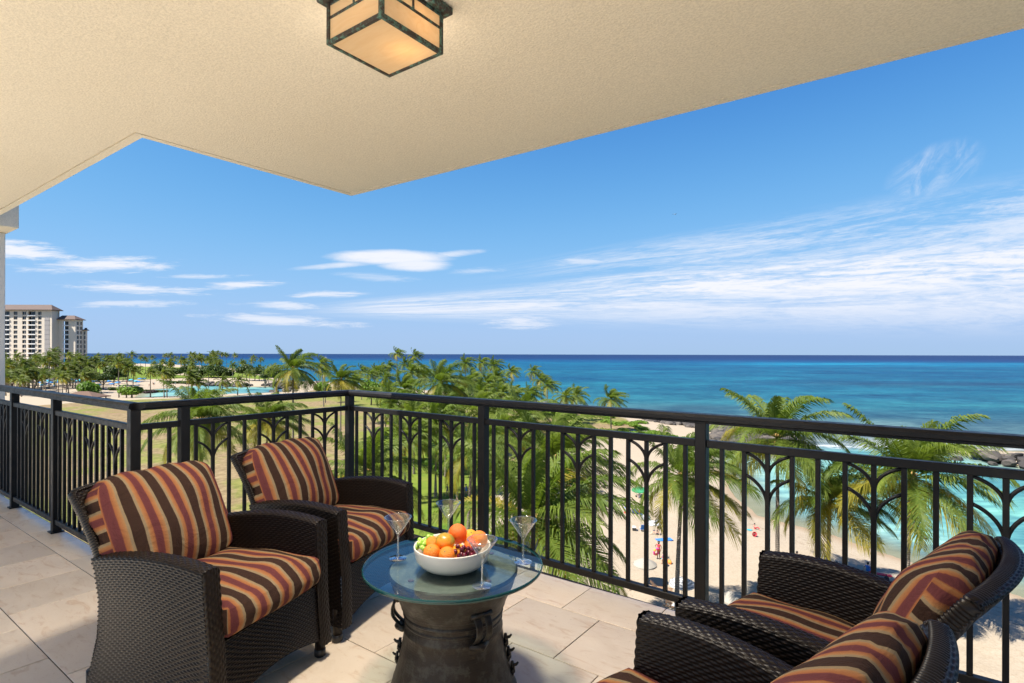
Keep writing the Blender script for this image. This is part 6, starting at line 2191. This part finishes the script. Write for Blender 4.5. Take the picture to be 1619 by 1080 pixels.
bag('teal bag by the sunbathers near the first umbrella', *G[15], 'teal', 1.0)
bag('orange bag by the sunbathers near the first umbrella', *G[16], 'orange', .9)
x, d = G[17]
umbrella('low green beach shade pitched on the sand under the palm fronds', x, d, CLOTH['green'], 1.15, 1.35)

BLUE = [simple("blue_canvas", (.02, .20, .52), .8), simple("turquoise_canvas", (.03, .36, .46), .8)]
b = MB(); b.lathe([(0, 2.6), (.8, 2.45), (1.6, 2.0), (1.6, 1.85)], 10); fu_me = [b.mesh('canopy', [m_], True) for m_ in BLUE]
b = MB(); b.tube([(0, 0, -.2), (0, 0, 2.6)], .05, 5); fp_me = b.mesh('pole', [CLOTH['white']])
for i, (x, d) in enumerate(FAR_UMB):
    if coast(np.array([x]), np.array([d]))[0] < 2: continue
    X, Y, _ = O(x, d)
    k = i % 3 == 0
    t = thing('beach_umbrella', (X, Y, ground_z(x, d)), 'small turquoise umbrella on the far lagoon beach' if k else 'small deep blue umbrella on the far lagoon beach', 'umbrella', 0, 'turquoise umbrellas on the far beach' if k else 'blue umbrellas on the far beach')
    link('canopy', fu_me[1 if k else 0], t); link('pole', fp_me, t)
b = MB(); b.box(-.35, .35, -1, .4, .3, .4); b.add([(-.35, .4, .3), (.35, .4, .3), (.35, 1.0, .8), (-.35, 1.0, .8), (-.35, .4, .4), (.35, .4, .4), (.35, .95, .88), (-.35, .95, .88)], [(0, 1, 2, 3), (4, 7, 6, 5), (0, 4, 5, 1), (1, 5, 6, 2), (2, 6, 7, 3), (3, 7, 4, 0)])
for sx in (-.3, .25):
    for y in (-.9, .35): b.box(sx, sx + .05, y, y + .05, 0, .3)
fl = [b.mesh('sun_lounger', [m_]) for m_ in (CLOTH['white'], BLUE[0])]
for i, (x, d) in enumerate(FAR_UMB):
    x2, d2 = x + 2.2 + (i % 3), d - 1.5 - (i % 4) * 2
    if coast(np.array([x2]), np.array([d2]))[0] < 2: continue
    X, Y, _ = O(x2, d2)
    tag(link('sun_lounger', fl[i % 2], None, (X, Y, ground_z(x2, d2)), (0, 0, i * .7)), 'white sun lounger in the rows on the far lagoon beach' if i % 2 == 0 else 'blue sun lounger in the rows on the far lagoon beach', 'sun lounger', ('white' if i % 2 == 0 else 'blue') + ' loungers on the far beach')

# ------------------------------------------------------------------ sailing boat and bird
X, Y, _ = O(-918, 2760)
t = thing('sailing_boat', (X, Y, SEA), 'tiny white catamaran with a bare mast far out at sea', 'boat', YAW + .3)
for sy in (-2.4, 2.4):
    b = MB(); b.tube([(-8, sy, .9), (-5, sy, .5), (4, sy, .5), (8, sy, 1.3)], [.5, 1.0, .9, .2], 8); b.build('hull', [CLOTH['white']], t, True)
b = MB(); b.bbox(-4.5, 2.5, -2.6, 2.6, 1.2, 2.8, .3); b.build('cabin', [CLOTH['white']], t)
b = MB(); b.tube([(1, 0, 2.8), (1, 0, 19)], [.22, .12], 6); b.tube([(1, 0, 4.5), (-6, 0, 4.3)], .16, 6); b.build('mast', [CLOTH['white']], t)
X, Y, Z = O(43.6, 150, 39)
b = MB(); b.tube([(-.32, 0, 0), (-.1, 0, .02), (.18, 0, .02), (.34, 0, 0)], [.02, .09, .08, .02], 8)
b.add([(.12, .05, .04), (-.10, .05, .04), (-.02, .55, .16), (.14, .50, .16), (-.18, 1.05, .06), (-.06, 1.0, .06)], [(0, 1, 2, 3), (3, 2, 4, 5)])
b.add([(.12, -.05, .04), (-.10, -.05, .04), (-.02, -.55, .16), (.14, -.50, .16), (-.18, -1.05, .06), (-.06, -1.0, .06)], [(3, 2, 1, 0), (5, 4, 2, 3)])
b.add([(-.30, .05, 0), (-.30, -.05, 0), (-.62, -.12, 0), (-.62, .12, 0)], [(0, 1, 2, 3)])
o = b.build('seabird', [CLOTH['grey']], None, True, (X, Y, Z), (.1, 0, YAW + .5))
tag(o, 'tiny seabird gliding in the blue sky over the sea', 'bird')
